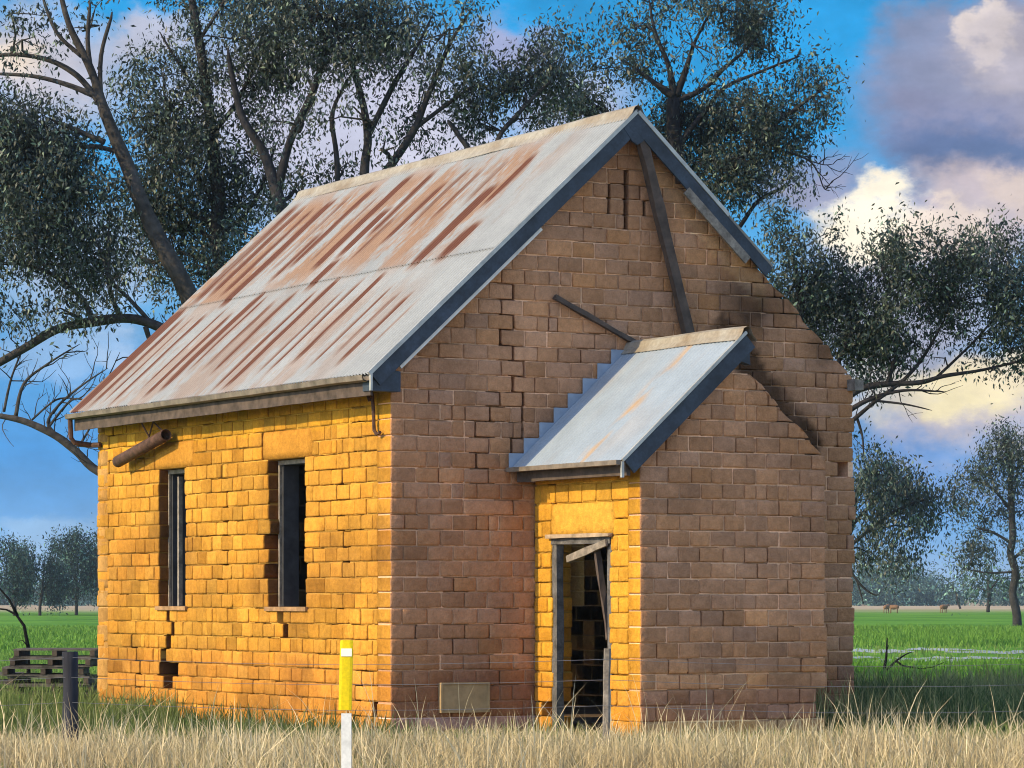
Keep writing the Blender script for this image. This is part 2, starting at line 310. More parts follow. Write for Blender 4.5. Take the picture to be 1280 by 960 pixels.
# ------------------------------------------------------------------ the block house
def fb(x, y, z=0.0):
    return noise.fractal(Vector((x, y, z)), 1.0, 2.0, 4)
def block_wall(name, u0dir, ndir, org, thick, courses, spans, parent, seed, stain_light=None, blk=.30, cracks=(), holes=(), half0=0, proud=.0035, end_light=None, endu=.08, erode=.22, clip=None, tones=.085, mtint=(1, 1, 1), mflush=.013, label=None, mortar_name='mortar'):
    """A wall of rough blocks in one mesh, with its mortar bed as a child mesh.
    u runs along the wall, z up; spans(z0, z1) gives the solid stretches of a course."""
    R = random.Random(seed); ud = Vector(u0dir); nd = Vector(ndir); org = Vector(org); W3 = MB(); Mo = MB()
    g = .0080; segs_ = []; cj = {}
    for r in range(len(courses) - 1):
        z0, z1 = courses[r], courses[r + 1]; zc = (z0 + z1) / 2
        for (a, b) in spans(z0, z1):
            if b - a < .04: continue
            js = [a]; x = a + (blk * (.5 if (r + half0) % 2 else 1.0)) * R.uniform(.93, 1.07)
            # joints follow a common grid so the bond lines up across openings
            k0 = math.floor(a / blk) - 1; ph = .5 * ((r + half0) % 2)
            js = [a]
            for k in range(k0, k0 + int((b - a) / blk) + 5):
                x = (k + ph) * blk + R.uniform(-.02, .02)
                if x > js[-1] + .10 and x < b - .09:
                    if R.random() < .06 : continue
                    js.append(x)
                    if R.random() < .05 and x + .15 < b - .09: js.append(x + .15)
            js.append(b)
            gaps = [g] * len(js); wide = []
            for path in cracks:
                for (p0, p1) in zip(path, path[1:]):
                    lo, hi = min(p0[1], p1[1]), max(p0[1], p1[1])
                    if lo <= zc <= hi:
                        uc = p0[0] + (p1[0] - p0[0]) * ((zc - p0[1]) / (p1[1] - p0[1]))
                        i = min(range(len(js)), key=lambda q: abs(js[q] - uc))
                        if 0 < i < len(js) - 1 and abs(js[i] - uc) < blk * .6:
                            gaps[i] = (p0[2] if len(p0) > 2 else .014); wide.append((js[i], gaps[i])); cj.setdefault(r, []).append((id(path), js[i]))
            for i in range(len(js) - 1):
                ua, ub = js[i] + (gaps[i] if i else -.002), js[i + 1] - (gaps[i + 1] if i < len(js) - 2 else -.002)
                if ub - ua < .03: continue
                uc = (ua + ub) / 2
                if any(h[0] <= uc <= h[1] and h[2] <= zc <= h[3] for h in holes): continue
                hz = g; tone = R.gauss(1, tones); warm = R.gauss(0, .03)
                col0 = (tone * (1 + warm), tone, tone * (1 - 2.2 * warm))
                pr = max(-.004, min(.012, R.gauss(.001, proud)))
                nu = max(4, 2 + int((ub - ua) / .07)); nz = 5
                vs = []; cs = []; idx = {}
                ja = [R.uniform(-.006, .006) for _ in range(4)]; sd = R.random() * 50
                for q in range(nz + 1):
                    for p in range(nu + 1):
                        s = (0, .012 / (ub - ua))[p] if p < 2 else (1 - (0, .012 / (ub - ua))[nu - p]) if nu - p < 2 else .012 / (ub - ua) + (1 - .024 / (ub - ua)) * (p - 1) / (nu - 2)
                        t = (0, .09, .36, .64, .91, 1)[q]
                        u = ua + (ub - ua) * s; z = z0 + hz + (z1 - z0 - 2 * hz) * t
                        edge = (p in (0, nu)) + (q in (0, nz))
                        chip = [R.random() < .08 for _ in range(4)] if (p == 0 and q == 0) else chip
                        dpt = pr + .004 * noise.noise((u * 9, z * 9, sd))
                        if edge == 1: dpt -= .0042
                        if edge == 2:
                            dpt -= .010
                            if chip[(p > 0) * 2 + (q > 0)]: dpt -= .022; u += (.022 if p == 0 else -.022); z += (.016 if q == 0 else -.016)
                        if edge:
                            u += .006 * 1.0 * noise.noise((u * 14, z * 14, sd + 9)) + (ja[0] if p == 0 else ja[1] if p == nu else 0) * .8
                            z += .006 * noise.noise((u * 14, z * 14, sd + 19)) + (ja[2] if q == 0 else ja[3] if q == nz else 0) * .6
                        if clip: u = min(u, clip(z) + .10 * noise.noise((z * 5, seed, u * 2)))
                        vs.append(org + ud * u + nd * dpt + Vector((0, 0, z)))
                        c = col0
                        if stain_light:
                            k = stain_light(u, z); c = (c[0] * k[0], c[1] * k[1], c[2] * k[2])
                        cs.append(c)
                nF = len(vs); ring = [(p, 0) for p in range(nu)] + [(nu, q) for q in range(nz)] + [(p, nz) for p in range(nu, 0, -1)] + [(0, q) for q in range(nz, 0, -1)]
                fs = []
                I = lambda p, q: q * (nu + 1) + p
                flip = ud.cross(Vector((0, 0, 1))).dot(nd) < 0
                for q in range(nz):
                    for p in range(nu): fs.append((I(p, q), I(p + 1, q), I(p + 1, q + 1), I(p, q + 1)))
                m = len(ring)
                for dd_ in (.022, thick):                     # the sides: a second ring just behind the face, then the back
                    for (p, q) in ring:
                        f0 = vs[I(p, q)]; v = f0 - nd * (nd.dot(f0 - org)) - nd * dd_; vs.append(v)
                        if end_light and ua < endu:
                            k = end_light(.2, f0.z); cs.append((col0[0] * k[0], col0[1] * k[1], col0[2] * k[2]))
                        else: cs.append(cs[I(p, q)])
                for e in range(m):
                    fs.append((I(*ring[e]), nF + e, nF + (e + 1) % m, I(*ring[(e + 1) % m])))
                    fs.append((nF + e, nF + m + e, nF + m + (e + 1) % m, nF + (e + 1) % m))
                nF += m
                fs.append(tuple(nF + e for e in range(m - 1, -1, -1)))
                if flip: fs = [tuple(reversed(f)) for f in fs]
                base = len(W3.v); W3.v += [tuple(v) for v in vs]; W3.f += [tuple(i_ + base for i_ in f) for f in fs]; W3.c += cs
            # mortar bed of the course, recessed, broken at holes and cracks
            cuts = [(js[0] + .012, min(js[-1] - .012, clip(z1) - .04) if clip else js[-1] - .012)]
            bad = [(w - h_, w + h_) for w, h_ in wide] + [(h[0] - (.14 if h[1] < 6.6 and nd.x < -.5 else 0), h[1] + (.14 if nd.x < -.5 else 0)) for h in holes if h[2] <= zc <= h[3]]
            for (p, q) in bad:
                nc = []
                for (c0, c1) in cuts:
                    if q <= c0 or p >= c1: nc.append((c0, c1)); continue
                    if p > c0: nc.append((c0, p))
                    if q < c1: nc.append((q, c1))
                cuts = nc
            for (c0, c1) in cuts:
                mcol = (1, 1, 1)
                if stain_light: mcol = stain_light((c0 + c1) / 2, zc)
                seg = max(1, int((c1 - c0) / (.08 if cracks else .3)))
                er = 1; mf = mflush
                for e in range(seg):
                    e0 = c0 + (c1 - c0) * e / seg; e1 = c0 + (c1 - c0) * (e + 1) / seg
                    mc = stain_light((e0 + e1) / 2, zc) if stain_light else (1, 1, 1)
                    if not cracks or e % 4 == 0:
                        er = R.choice((1, 1, .9, .8, .62)) * R.uniform(.85, 1.1) * (1 + .35 * fb(e0 * 1.1, zc * 1.1, 31))
                        mf = mflush + (R.uniform(.012, .04) if R.random() < erode else R.uniform(-.003, .006))
                    segs_.append((r, e0, e1, zc, z1 - z0, mf, tuple(p * q * er for p, q in zip(mc, mtint))))
    for (r, e0, e1, zc, hh, mf, mc) in segs_:
        for r2 in (r - 1, r + 1):
            for (k1, ja_) in cj.get(r, []):
                for (k2, jb_) in cj.get(r2, []):
                    if k1 == k2 and abs(ja_ - jb_) < .5 and e1 > min(ja_, jb_) and e0 < max(ja_, jb_):
                        zz = zc + hh / 4 * (1 if r2 > r else -1); mf = max(mf, .10)
        Mo.box(org + ud * ((e0 + e1) / 2) + Vector((0, 0, zc)) - nd * (thick / 2 + mf / 2), ud * (e1 - e0), nd * (thick - mf), (0, 0, hh), mc)
    o = W3.build(name, M['block'], parent, True, label)
    mo = Mo.build(mortar_name, M['mortar'], o)
    return o

house = empty('mud_brick_house', (0, 0, 0), 'old abandoned mud brick house with rusty iron roof and small gabled porch', 'house')
WX = 6.18; LY = 8.62; T = .34; SL = .91; RX = 3.03; RZ = 7.06
def rake(x): return RZ - .13 - SL * abs(x - RX)
RG = random.Random(5)
def course_list(z0, z1, h=.1735):
    n = round((z1 - z0) / h); hh = (z1 - z0) / n
    zs = [z0 + hh * i for i in range(n + 1)]
    return [z + (RG.uniform(-.006, .006) if 0 < i < n else 0) for i, z in enumerate(zs)]
def span_minus(spans, z0, z1, openings):
    zc = (z0 + z1) / 2
    for (a, b, c, d) in openings:
        if c - .02 < zc < d + .0:
            out = []
            for (p, q) in spans:
                if b <= p or a >= q: out.append((p, q)); continue
                if a > p: out.append((p, a))
                if b < q: out.append((b, q))
            spans = out
    return spans
RJ = random.Random(11)
def side_stain_sun(u, z):  # stains, plus the warm tint of sunlight put into the colour
    t = 1 + .22 * fb(u * .7, z * .9, 4) - .20 * max(0, fb(u * 2.1, z * 1.3, 44))
    r, gg, b = 1.0, 1.0, 1.0
    d = max(0, min(1, (.95 - z + .2 * fb(u * 1.3, z * 2, 8)) / .3))
    r *= 1 - .05 * d; gg *= 1 - .14 * d
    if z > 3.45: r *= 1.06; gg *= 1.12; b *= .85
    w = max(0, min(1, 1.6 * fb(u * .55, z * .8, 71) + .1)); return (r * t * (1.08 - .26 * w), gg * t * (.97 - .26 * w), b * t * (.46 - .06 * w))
def pside_stain_sun(u, z):  # wall tone with sunlit yellow put into the colour
    t = 1 + .15 * fb(u * .9, z * .9, 14); d = max(0, min(1, (.75 - z) / .3))
    return (t * 1.18 * (1 - .03 * d), t * 1.10 * (1 - .12 * d), t * .44)
# --- gable wall
gable_open = [(1.95, 3.35, 0, 2.2), (2.765, 2.81, 5.86, 6.15), (2.98, 3.05, 5.66, 6.33), (3.24, 3.29, 5.85, 6.1)]
def polyline(pts):
    def f(z):
        for (ua, za), (ub, zb) in zip(pts, pts[1:]):
            if za >= z >= zb: return ua + (ub - ua) * (za - z) / (za - zb)
        return pts[0][0] if z > pts[0][1] else 99.0
    return f
gclip = polyline([(3.2, 6.92), (4.36, 5.86), (4.51, 5.77), (4.73, 5.41), (5.235, 4.98), (5.52, 4.70), (5.82, 4.42), (6.19, 4.08)])
pclip = polyline([(2.98, 4.16), (3.17, 3.97), (3.43, 3.73), (3.69, 3.49), (4.16, 3.06), (4.20, 2.9)])
def gable_spans(z0, z1):
    zc = z1
    if zc < 3.78: a, b = 0.0, WX
    else:
        a = RX - (RZ - .13 - zc) / SL; b = RX + (RZ - .13 - zc) / SL
        a = max(0.0, a + .02) if a > 0.02 else 0.0
        b = min(WX, b + .3)
    b = min(b, gclip(z0) + .03)
    b += RJ.uniform(-.03, .02)
    if z0 < .3: b -= RJ.uniform(0, .12)
    return span_minus([(a, b)], z0, z1, gable_open)
def gable_stain_shade(u, z):
    k = 1.0; r, gg, b = 1.0, 1.0, 1.0
    # damp black runs under the lost roof on the right
    s = math.exp(-((u - 4.95) / .55) ** 2 - ((z - 4.95) / .28) ** 2) * .6 + math.exp(-((u - 5.65) / .32) ** 2 - ((z - 4.45) / .22) ** 2) * .5 + math.exp(-((u - 4.4) / .3) ** 2 - ((z - 5.1) / .3) ** 2) * .35 + .25 * math.exp(-((u - 4.6) / .5) ** 2 - ((z - 4.6) / .4) ** 2)
    # tar line where the lost half of the porch roof met the wall
    tl = (u - 4.55) * .70 + (z - 4.35) * .70; al = (u - 4.55) * .70 - (z - 4.35) * .70
    if -.5 < al < 1.55: s += .95 * max(0, min(1, (.20 + .07 * fb(u * 2, z * 2, 6) - abs(tl)) / .09))
    s *= .75 + .8 * fb(u * 1.6, z * .7, 3)
    k *= 1 - max(0, min(.80, s * 1.35))
    # maroon rising damp
    d = max(0, min(1, (.78 - z + .12 * fb(u * 2, z * 2, 8)) / .25)) * (1 if z > .17 else .0)
    r *= 1 - .28 * d; gg *= 1 - .36 * d; b *= 1 - .38 * d
    if z < .17: r, gg, b = 1.0, 1.12, 1.6
    # cleaner pale blocks kept dry under the right verge
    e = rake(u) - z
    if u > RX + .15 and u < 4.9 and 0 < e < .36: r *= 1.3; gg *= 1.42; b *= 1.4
    # same earth as the long walls, with its bluish shade put into the colour
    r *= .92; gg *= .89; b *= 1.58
    t = 1 + .22 * fb(u * .8, z * .8, 1)
    return (r * k * t, gg * k * t, b * k * t)
gc = course_list(0, 3.99) ; gc += course_list(3.99, 6.92)[1:]
crack1 = [(1.42, 5.0, .018), (1.44, 4.35, .020), (1.60, 4.17, .022), (1.67, 3.82, .020), (1.62, 3.55, .016), (1.57, 3.10)]
gable = block_wall('gable_wall', (1, 0, 0), (0, -1, 0), (0, 0, 0), T, gc, gable_spans, house, 21, gable_stain_shade, .305,
    end_light=side_stain_sun, clip=gclip, tones=.095, mtint=(1.75, 1.75, 1.5), cracks=[crack1, [(1.25, 3.8, .012), (1.1, 3.4, .012), (1.2, 3.0)]],
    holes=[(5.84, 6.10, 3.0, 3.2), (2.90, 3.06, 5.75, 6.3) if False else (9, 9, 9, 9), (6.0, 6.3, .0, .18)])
# --- long side wall
win_open = [(5.69, 6.56, 1.38, 3.14), (2.19, 3.23, 1.38, 3.14)]
lint = [(5.45, 6.72, 3.14, 3.47), (2.02, 3.40, 3.14, 3.47)]
RS = random.Random(3)
def side_spans(z0, z1):
    a, b = T + .004, LY + RS.uniform(-.05, .03)
    if z0 < .25 : b -= RS.uniform(0, .1)
    sp = span_minus([(a, b)], z0, z1, win_open + lint)
    out = []
    for (p, q) in sp:                                     # ragged jambs
        if p > a + .01: p += RS.uniform(-.035, .03)
        if q < b - .01: q += RS.uniform(-.03, .035)
        out.append((p, q))
    return out
sc_ = course_list(0, 1.38) + course_list(1.38, 3.14)[1:] + course_list(3.14, 3.97)[1:]
side = block_wall('side_wall', (0, 1, 0), (-1, 0, 0), (0, 0, 0), T, sc_, side_spans, house, 33, side_stain_sun, .305, tones=.12, erode=.16, end_light=lambda u, z: (.40, .30, .28), endu=99,  # darkened block sides put the shade of jambs and holes into colour
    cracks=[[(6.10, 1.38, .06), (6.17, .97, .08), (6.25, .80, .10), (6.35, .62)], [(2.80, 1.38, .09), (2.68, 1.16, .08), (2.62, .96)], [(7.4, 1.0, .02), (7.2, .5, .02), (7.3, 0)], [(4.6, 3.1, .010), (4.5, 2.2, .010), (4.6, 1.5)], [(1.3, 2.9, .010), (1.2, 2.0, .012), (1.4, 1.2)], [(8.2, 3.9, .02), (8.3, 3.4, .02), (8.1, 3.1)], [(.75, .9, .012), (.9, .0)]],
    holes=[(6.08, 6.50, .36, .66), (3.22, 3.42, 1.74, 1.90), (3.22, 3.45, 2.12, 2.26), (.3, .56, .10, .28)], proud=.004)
# --- back and far walls
def far_spans(z0, z1): return span_minus([(0.0, WX - T)], z0, z1, [(.85, 1.75, .9, 2.2)]) if z1 < 3.9 else [(max(0, RX - (rake(RX) - z1) / SL), min(WX - T, RX + (rake(RX) - z1) / SL))]
block_wall('back_wall', (1, 0, 0), (0, 1, 0), (0, LY, 0), T, course_list(0, 6.9, .23), far_spans, house, 41, None, .4)
def right_spans(z0, z1): return span_minus([(T + .004, LY - T - .004)], z0, z1, [(5.80, 6.22, 1.38, 2.6), (2.19, 3.23, 1.38, 3.14)])
block_wall('far_side_wall', (0, 1, 0), (1, 0, 0), (WX, 0, 0), T, course_list(0, 3.8, .2), right_spans, house, 42, None, .4)
m = MB(); m.box((WX / 2, LY / 2, .03), (WX - .7, 0, 0), (0, LY - .7, 0), (0, 0, .06)); m.build('earth_floor', M['soil'], house)

# --- windows: long lintel block, sill, timber frame
def window(y0, y1, frame_full):
    fr = MB(); rr = random.Random(int(y0 * 10)); x = .27; w = .055
    x = .15; w = .035
    fr.beam((x, y1 - w / 2, 1.40), (x, y1 - w / 2, 3.13), w, .03, (1, 0, 0))
    fr.beam((x, y0 + w / 2, 1.40), (x, y0 + w / 2, 3.13), w, .03, (1, 0, 0))
    fr.box((x, (y0 + y1) / 2, 3.105), (.03, 0, 0), (0, y1 - y0 - 2 * w, 0), (0, 0, .05))
    ln_ = MB(); ln_.box((.27, y1 - .045, 2.26), (.20, 0, 0), (0, .05, 0), (0, 0, 1.72)); ln_.box((.27, (y0 + y1) / 2, 3.10), (.20, 0, 0), (0, y1 - y0 - .16, 0), (0, 0, .05))
    if frame_full: 
        fr.beam((x + .02, y1 - .30, 1.40), (x + .02, y1 - .30, 3.04), .05, .05, (1, 0, 0))
    o = fr.build('window_frame', M['wood_grey'], house); ln_.build('window_lining', M['dark_door'], o)
    s = MB(); s.box((.12, (y0 + y1) / 2, 1.372), (.30, 0, 0), (0, y1 - y0 + .10, 0), (0, 0, .05)); s.build('sill', M['sillstone'], o)
    l = MB(); rr = random.Random(2)
    ya, yb = (5.46, 6.71) if y0 > 4 else (2.03, 3.39)
    nx = 14; vs = []; fs = []; cs = []
    for j in range(5):
        for i in range(nx + 1):
            yy = ya + (yb - ya) * i / nx; zz = 3.142 + .325 * j / 4; e = (i in (0, nx)) + (j in (0, 4))
            vs.append((-.003 + .012 * e + .006 * noise.noise((yy * 7, zz * 7, 2)), yy, zz)); cs.append((1.0, .88, .46))  # same painted sunlit tint as the side wall
    for j in range(4):
        for i in range(nx): fs.append((j * (nx + 1) + i, j * (nx + 1) + i + 1, (j + 1) * (nx + 1) + i + 1, (j + 1) * (nx + 1) + i))
    fs = [tuple(reversed(f)) for f in fs]
    b0 = len(vs); vs += [(T - .01, ya, 3.142), (T - .01, yb, 3.142), (T - .01, yb, 3.467), (T - .01, ya, 3.467)]; cs += [(1, 1, 1)] * 4
    c00, c10, c11, c01 = 0, nx, 4 * (nx + 1) + nx, 4 * (nx + 1)
    fs += [tuple(list(range(0, nx + 1)) + [b0 + 1, b0]), tuple(list(range(c11, c01 - 1, -1)) + [b0 + 3, b0 + 2]), (b0, b0 + 1, b0 + 2, b0 + 3)]
    fs += [tuple([b0] + [b0 + 3] + [j * (nx + 1) for j in range(4, -1, -1)]), tuple([b0 + 2, b0 + 1] + [j * (nx + 1) + nx for j in range(5)])]
    lo = mesh_obj('lintel', vs, fs, M['block'], o, True, cs)
window(5.69, 6.56, True); window(2.19, 3.23, False)

# --- roof
def corrugated(name, xe, ze, sgn, y0, y1, q0, q1, parent, material, streaks=None, lap=None, seed=1, pitch=.076, amp=.014, lift=0.0, tonefn=None, base=(1, 1, 1)):
    """corrugated iron on a slope; q runs up the slope from the eave line at (xe, ze); rust per vertex"""
    ln = math.sqrt(1 + SL * SL); dx, dz = sgn / ln, SL / ln; nx_, nz_ = -sgn * SL / ln, 1 / ln
    per = 6; ny = int(round((y1 - y0) / pitch * per)); nq = max(2, int((q1 - q0) / .045)); R = np.random.RandomState(seed)
    Y = np.linspace(y0, y1, ny + 1); Q = np.linspace(q0, q1, nq + 1)
    sheet = np.floor((Y - y0) / .76).astype(int)
    edge = np.array([.028 * noise.noise((k * 3.7, seed, 0)) for k in sheet])
    V = np.zeros((nq + 1, ny + 1, 3)); C = np.zeros((nq + 1, ny + 1, 3))
    wav = amp * np.cos(2 * np.pi * Y / pitch)
    sheetlift = (sheet % 2) * .003
    for j, q in enumerate(Q):
        qq = q + (edge if j in (0,) else 0) * 1.0
        sag = np.array([.012 * noise.noise((y * .5, q * .6, 5)) for y in Y])
        h = wav + lift + sheetlift + sag
        V[j, :, 0] = xe + dx * qq + nx_ * h; V[j, :, 1] = Y; V[j, :, 2] = ze + dz * qq + nz_ * h
        for i, y in enumerate(Y):
            C[j, i] = tonefn(y, q, sheet[i]) if tonefn else base
    idx = np.arange((nq + 1) * (ny + 1)).reshape(nq + 1, ny + 1)
    f = np.stack([idx[:-1, :-1], idx[1:, :-1], idx[1:, 1:], idx[:-1, 1:]], -1).reshape(-1, 4)
    if sgn > 0: f = f[:, ::-1]
    f = f[:, ::-1]
    return np_mesh(name, V.reshape(-1, 3), f, material, C.reshape(-1, 3), parent, True)
M['iron'] = mat('galvanised_iron', (1, 1, 1), .62, .0, use_tint=True, noises=((3.0, .90, 1.06), (55, .90, 1.06)), spec=.35)
ST = [ # y, q top, q bottom, half width, strength
 (5.0, 4.32, 2.55, .075, 1.0), (5.93, 4.27, 2.7, .07, .75), (6.15, 3.4, 2.4, .06, .6), (7.05, 4.17, 2.1, .085, 1.0), (4.25, 4.3, 3.0, .06, .65), (4.55, 3.6, 2.7, .07, .9), (3.55, 3.95, 2.8, .06, .65), (4.0, 3.4, 2.5, .06, .5),
 (1.75, 3.55, 2.15, .09, .95), (1.45, 4.1, 3.2, .06, .7), (1.08, 2.75, 2.15, .09, .9), (2.15, 4.2, 3.3, .05, .4), (2.7, 4.1, 3.1, .05, .45), (5.4, 4.0, 2.6, .05, .4), (6.55, 4.2, 2.6, .05, .45), (7.5, 4.1, 2.3, .07, .6), (7.95, 4.2, 2.3, .08, .55), (8.3, 4.3, 2.2, .09, .6), (3.2, 4.2, 3.0, .05, .45),
 (4.45, 2.55, 2.1, .08, .9), (5.97, 2.1, .30, .085, 1.0), (5.70, 2.0, .6, .05, .65), (6.35, 1.75, .2, .06, .75), (6.75, 1.9, .4, .045, .55), (7.35, 1.85, .12, .055, .7), (7.75, 1.9, .2, .04, .5), (3.75, 2.1, .15, .075, .9), (4.1, 1.9, .1, .05, .7), (4.78, 2.0, .5, .065, .75), (5.2, 1.9, .5, .05, .5), (2.4, 2.05, .45, .06, .7), (2.9, 2.0, .3, .05, .6), (3.2, 1.8, .3, .05, .4), (1.75, 1.7, .3, .045, .5), (1.3, 1.6, .4, .05, .45), (.92, 1.5, .25, .05, .6), (8.5, 2.1, .0, .13, 1.0), (8.1, 1.9, .1, .06, .6), (.5, 1.3, .5, .04, .3)]
def rust_tone(y, q, sh):
    g = .305 + .045 * noise.noise((sh * 7.1, q > 2.16, 0)); col = [g * .94, g * .99, g * 1.03]
    r = 0.0
    for (sy, qt, qb, hw, s) in ST:
        if qb - .25 < q < qt + .2:
            wob = .03 * noise.noise((sy * 5, q * 1.5, 2)); d = abs(y - sy - wob) / hw
            if d < 2.6:
                end = min(1, max(0, (qt + .15 - q) / .3)) * min(1, max(0, (q - qb + .2) / .4))
                r = max(r, s * end * max(0, min(1, 1.6 - d)) * (.88 + .38 * noise.noise((y * 9, q * .8, sy)))) if d < 1.6 else r
    # general orange bloom
    o = .5 + .9 * noise.fractal(Vector((y * 1.5, q * .55, 9)), 1.0, 2.0, 4) + .30 * noise.noise((y * 9, q * .5, 4)) + .40 * noise.noise((y * 26, q * 9, 14))
    reg = max(0, min(1, (y - .35) / 1.2)) 
    band = 1 - .75 * math.exp(-((q - 1.95 - .35 * noise.noise((y * .6, 3, 1))) / .30) ** 2) * (1 if y < 6.8 else .3)
    o = max(0, min(1, (o - .28) / .40)) * .72 * reg * band * (1.0 if q > 2.16 else .55) * max(0, min(1, (4.62 - q) / .5 + .1))
    oc = (.27, .120, .034); rc = (.115, .038, .017)
    rt = max(0, min(1, r * 1.5)); lt = max(o, min(1, r * 1.3))
    lt = max(lt, o)
    c = [col[k] * (1 - lt) + oc[k] * lt for k in range(3)]
    dk = max(0, min(1, (r - .17) / .33))
    lapd = .74 if ((y + .22) / .76) % 1 < .022 or (abs(q - 2.15) < .02) else 1.0
    return [(c[k] * (1 - dk) + rc[k] * dk) * lapd for k in range(3)]
XE, ZE = -.385, 3.944
ST = [(a, b, c, d * (1.35 if b > 2.2 else 1.1), e) for a, b, c, d, e in ST]
roofL = corrugated('roof_sheet', XE, ZE, 1, -.22, 8.68, 0, 2.24, house, M['iron'], tonefn=rust_tone, seed=2)
corrugated('roof_sheet', XE, ZE, 1, -.22, 8.68, 2.14, 4.63, house, M['iron'], tonefn=rust_tone, seed=3, lift=.009)
grey = lambda y, q, sh: (.30, .31, .31)
# right slope: only its upper half is left
corrugated('roof_sheet', 2 * RX - XE, ZE, -1, -.22, 2.6, 2.12, 4.63, house, M['iron'], tonefn=grey, seed=4)
corrugated('roof_sheet', 2 * RX - XE, ZE, -1, 2.6, 8.68, 1.2, 4.63, house, M['iron'], tonefn=grey, seed=5, lift=.004)
def ridge(name, x, z, y0, y1, parent, w=.145, seed=1):
    m = MB(); k = max(2, int((y1 - y0) / .35)); prof = [(-w, -w * SL), (-w * .55, -w * SL * .55 + .012), (-.045, .012), (0, .038), (.045, .012), (w * .55, -w * SL * .55 + .012), (w, -w * SL)]
    vs = []
    for j in range(k + 1):
        y = y0 + (y1 - y0) * j / k; s = .012 * noise.noise((y * .9, seed, 0))
        for (a, b) in prof: vs.append((x + a, y, z + b + s + .018))
    fs = [(j * 7 + i, j * 7 + i + 1, (j + 1) * 7 + i + 1, (j + 1) * 7 + i) for j in range(k) for i in range(6)]
    m.add(vs, fs); return m.build(name, M['cap'], parent, False)
ridge('ridge_cap', RX, RZ, -.24, 8.72, house)
# bargeboards, verge trims, soffit returns
def slope_pt(x0, z0, sgn, q, h=0.0):
    ln = math.sqrt(1 + SL * SL); return x0 + sgn * q / ln - sgn * SL / ln * h, z0 + SL / ln * q + h / ln
def barge(y, q0, q1, sgn, parent, xe=XE, ze=ZE, depth=.155, name='barge_board', matl='barge', th=.03, off=-.03):
    m = MB(); a = slope_pt(xe, ze, sgn, q0, off - depth / 2); b = slope_pt(xe, ze, sgn, q1, off - depth / 2)
    up = Vector((-sgn * SL, 0, 1)).normalized(); m.beam((a[0], y, a[1]), (b[0], y, b[1]), th, depth, up)
    return m.build(name, M[matl], parent)
barge(-.205, .02, 4.62, 1, house)
m = MB(); pl = [(RX, 7.045), (RX + .20, 6.865), (RX + .07, 6.70), (RX, 6.66), (RX - .07, 6.70), (RX - .20, 6.865)]
m.add([(x, -.226, z) for x, z in pl] + [(x, -.19, z) for x, z in pl], [(5, 4, 3, 2, 1, 0), (6, 7, 8, 9, 10, 11)] + [(i, (i + 1) % 6, 6 + (i + 1) % 6, 6 + i) for i in range(6)]); m.build('apex_plate', M['barge'], house)
barge(-.222, .0, 4.60, 1, house, depth=.045, name='verge_trim', matl='iron_trim', th=.03, off=.02)
barge(-.19, .35, 2.75, 1, house, depth=.035, name='edge_strip', matl='strip', th=.03, off=-.19)
XR = 2 * RX - XE
barge(-.212, 2.75, 4.62, -1, house, XR, ZE)
barge(-.222, 2.95, 4.60, -1, house, XR, ZE, depth=.045, name='verge_trim', matl='iron_trim', th=.03, off=.022)
barge(-.185, 2.10, 3.4, -1, house, XR, ZE + .0, depth=.14, off=.0)
barge(-.235, 2.42, 3.55, -1, house, XR, ZE, depth=.10, off=-.16, name='torn_barge_board', matl='wood_grey')
# soffit end block at the near corner
m = MB(); m.add([(-.36, -.19, 3.76), (.02, -.19, 3.76), (.02, -.19, 3.98), (-.10, -.19, 4.0), (-.36, -.19, 3.86), (-.36, -.02, 3.76), (.02, -.02, 3.76), (.02, -.02, 3.98), (-.10, -.02, 4.0), (-.36, -.02, 3.86)],
      [(0, 1, 2, 3, 4), (9, 8, 7, 6, 5), (0, 5, 6, 1), (1, 6, 7, 2), (2, 7, 8, 3), (3, 8, 9, 4), (4, 9, 5, 0)]); m.build('soffit_end', M['barge'], house)
m = MB(); m.add([(-.37, -.235, 3.76), (-.345, -.235, 3.76), (-.345, -.235, 3.95), (-.37, -.235, 3.95), (-.37, -.20, 3.76), (-.345, -.20, 3.76), (-.345, -.20, 3.95), (-.37, -.20, 3.95)], [(0, 1, 2, 3), (7, 6, 5, 4), (0, 4, 5, 1), (1, 5, 6, 2), (2, 6, 7, 3), (3, 7, 4, 0)]); m.build('corner_strip', M['iron_trim'], house)
# fascia and gutter along the eave
rr = random.Random(8); m = MB(); m.beam((-.325, -.17, 3.80), (-.325, 8.6, 3.80), .04, .17, (0, 0, 1), None, 24, .006, rr); m.build('fascia', M['wood_dark'], house)
m = MB(); m.beam((-.15, T, 3.82), (-.15, 8.6, 3.82), .30, .03); m.build('soffit', M['wood_dark'], house)
m = MB(); k = 40; vs = []
for j in range(k + 1):
    y = -.2 + 8.85 * j / k; s = .010 * noise.noise((y * .8, 4, 4))
    for (a, b) in ((-.345, .01), (-.350, -.045), (-.39, -.058), (-.435, -.045), (-.45, .0), (-.462, .005), (-.45, -.052), (-.39, -.068), (-.345, -.052)): vs.append((a, y, 3.925 + b + s))
fs = [(j * 9 + i, j * 9 + (i + 1) % 9, (j + 1) * 9 + (i + 1) % 9, (j + 1) * 9 + i) for j in range(k) for i in range(9)]
m.add(vs, fs); m.build('gutter', M['gutter'], house)
m = MB()
for x in (1.0, 2.2): m.beam((x - .0, .4, rake(x) + .02), (x, 8.5, rake(x) + .02), .06, .08)
for x in (3.7, 4.5): m.beam((x - .0, -.1, rake(x) + .0), (x, 8.5, rake(x) + .0), .06, .08)
m.build('purlins', M['wood_dark'], house)
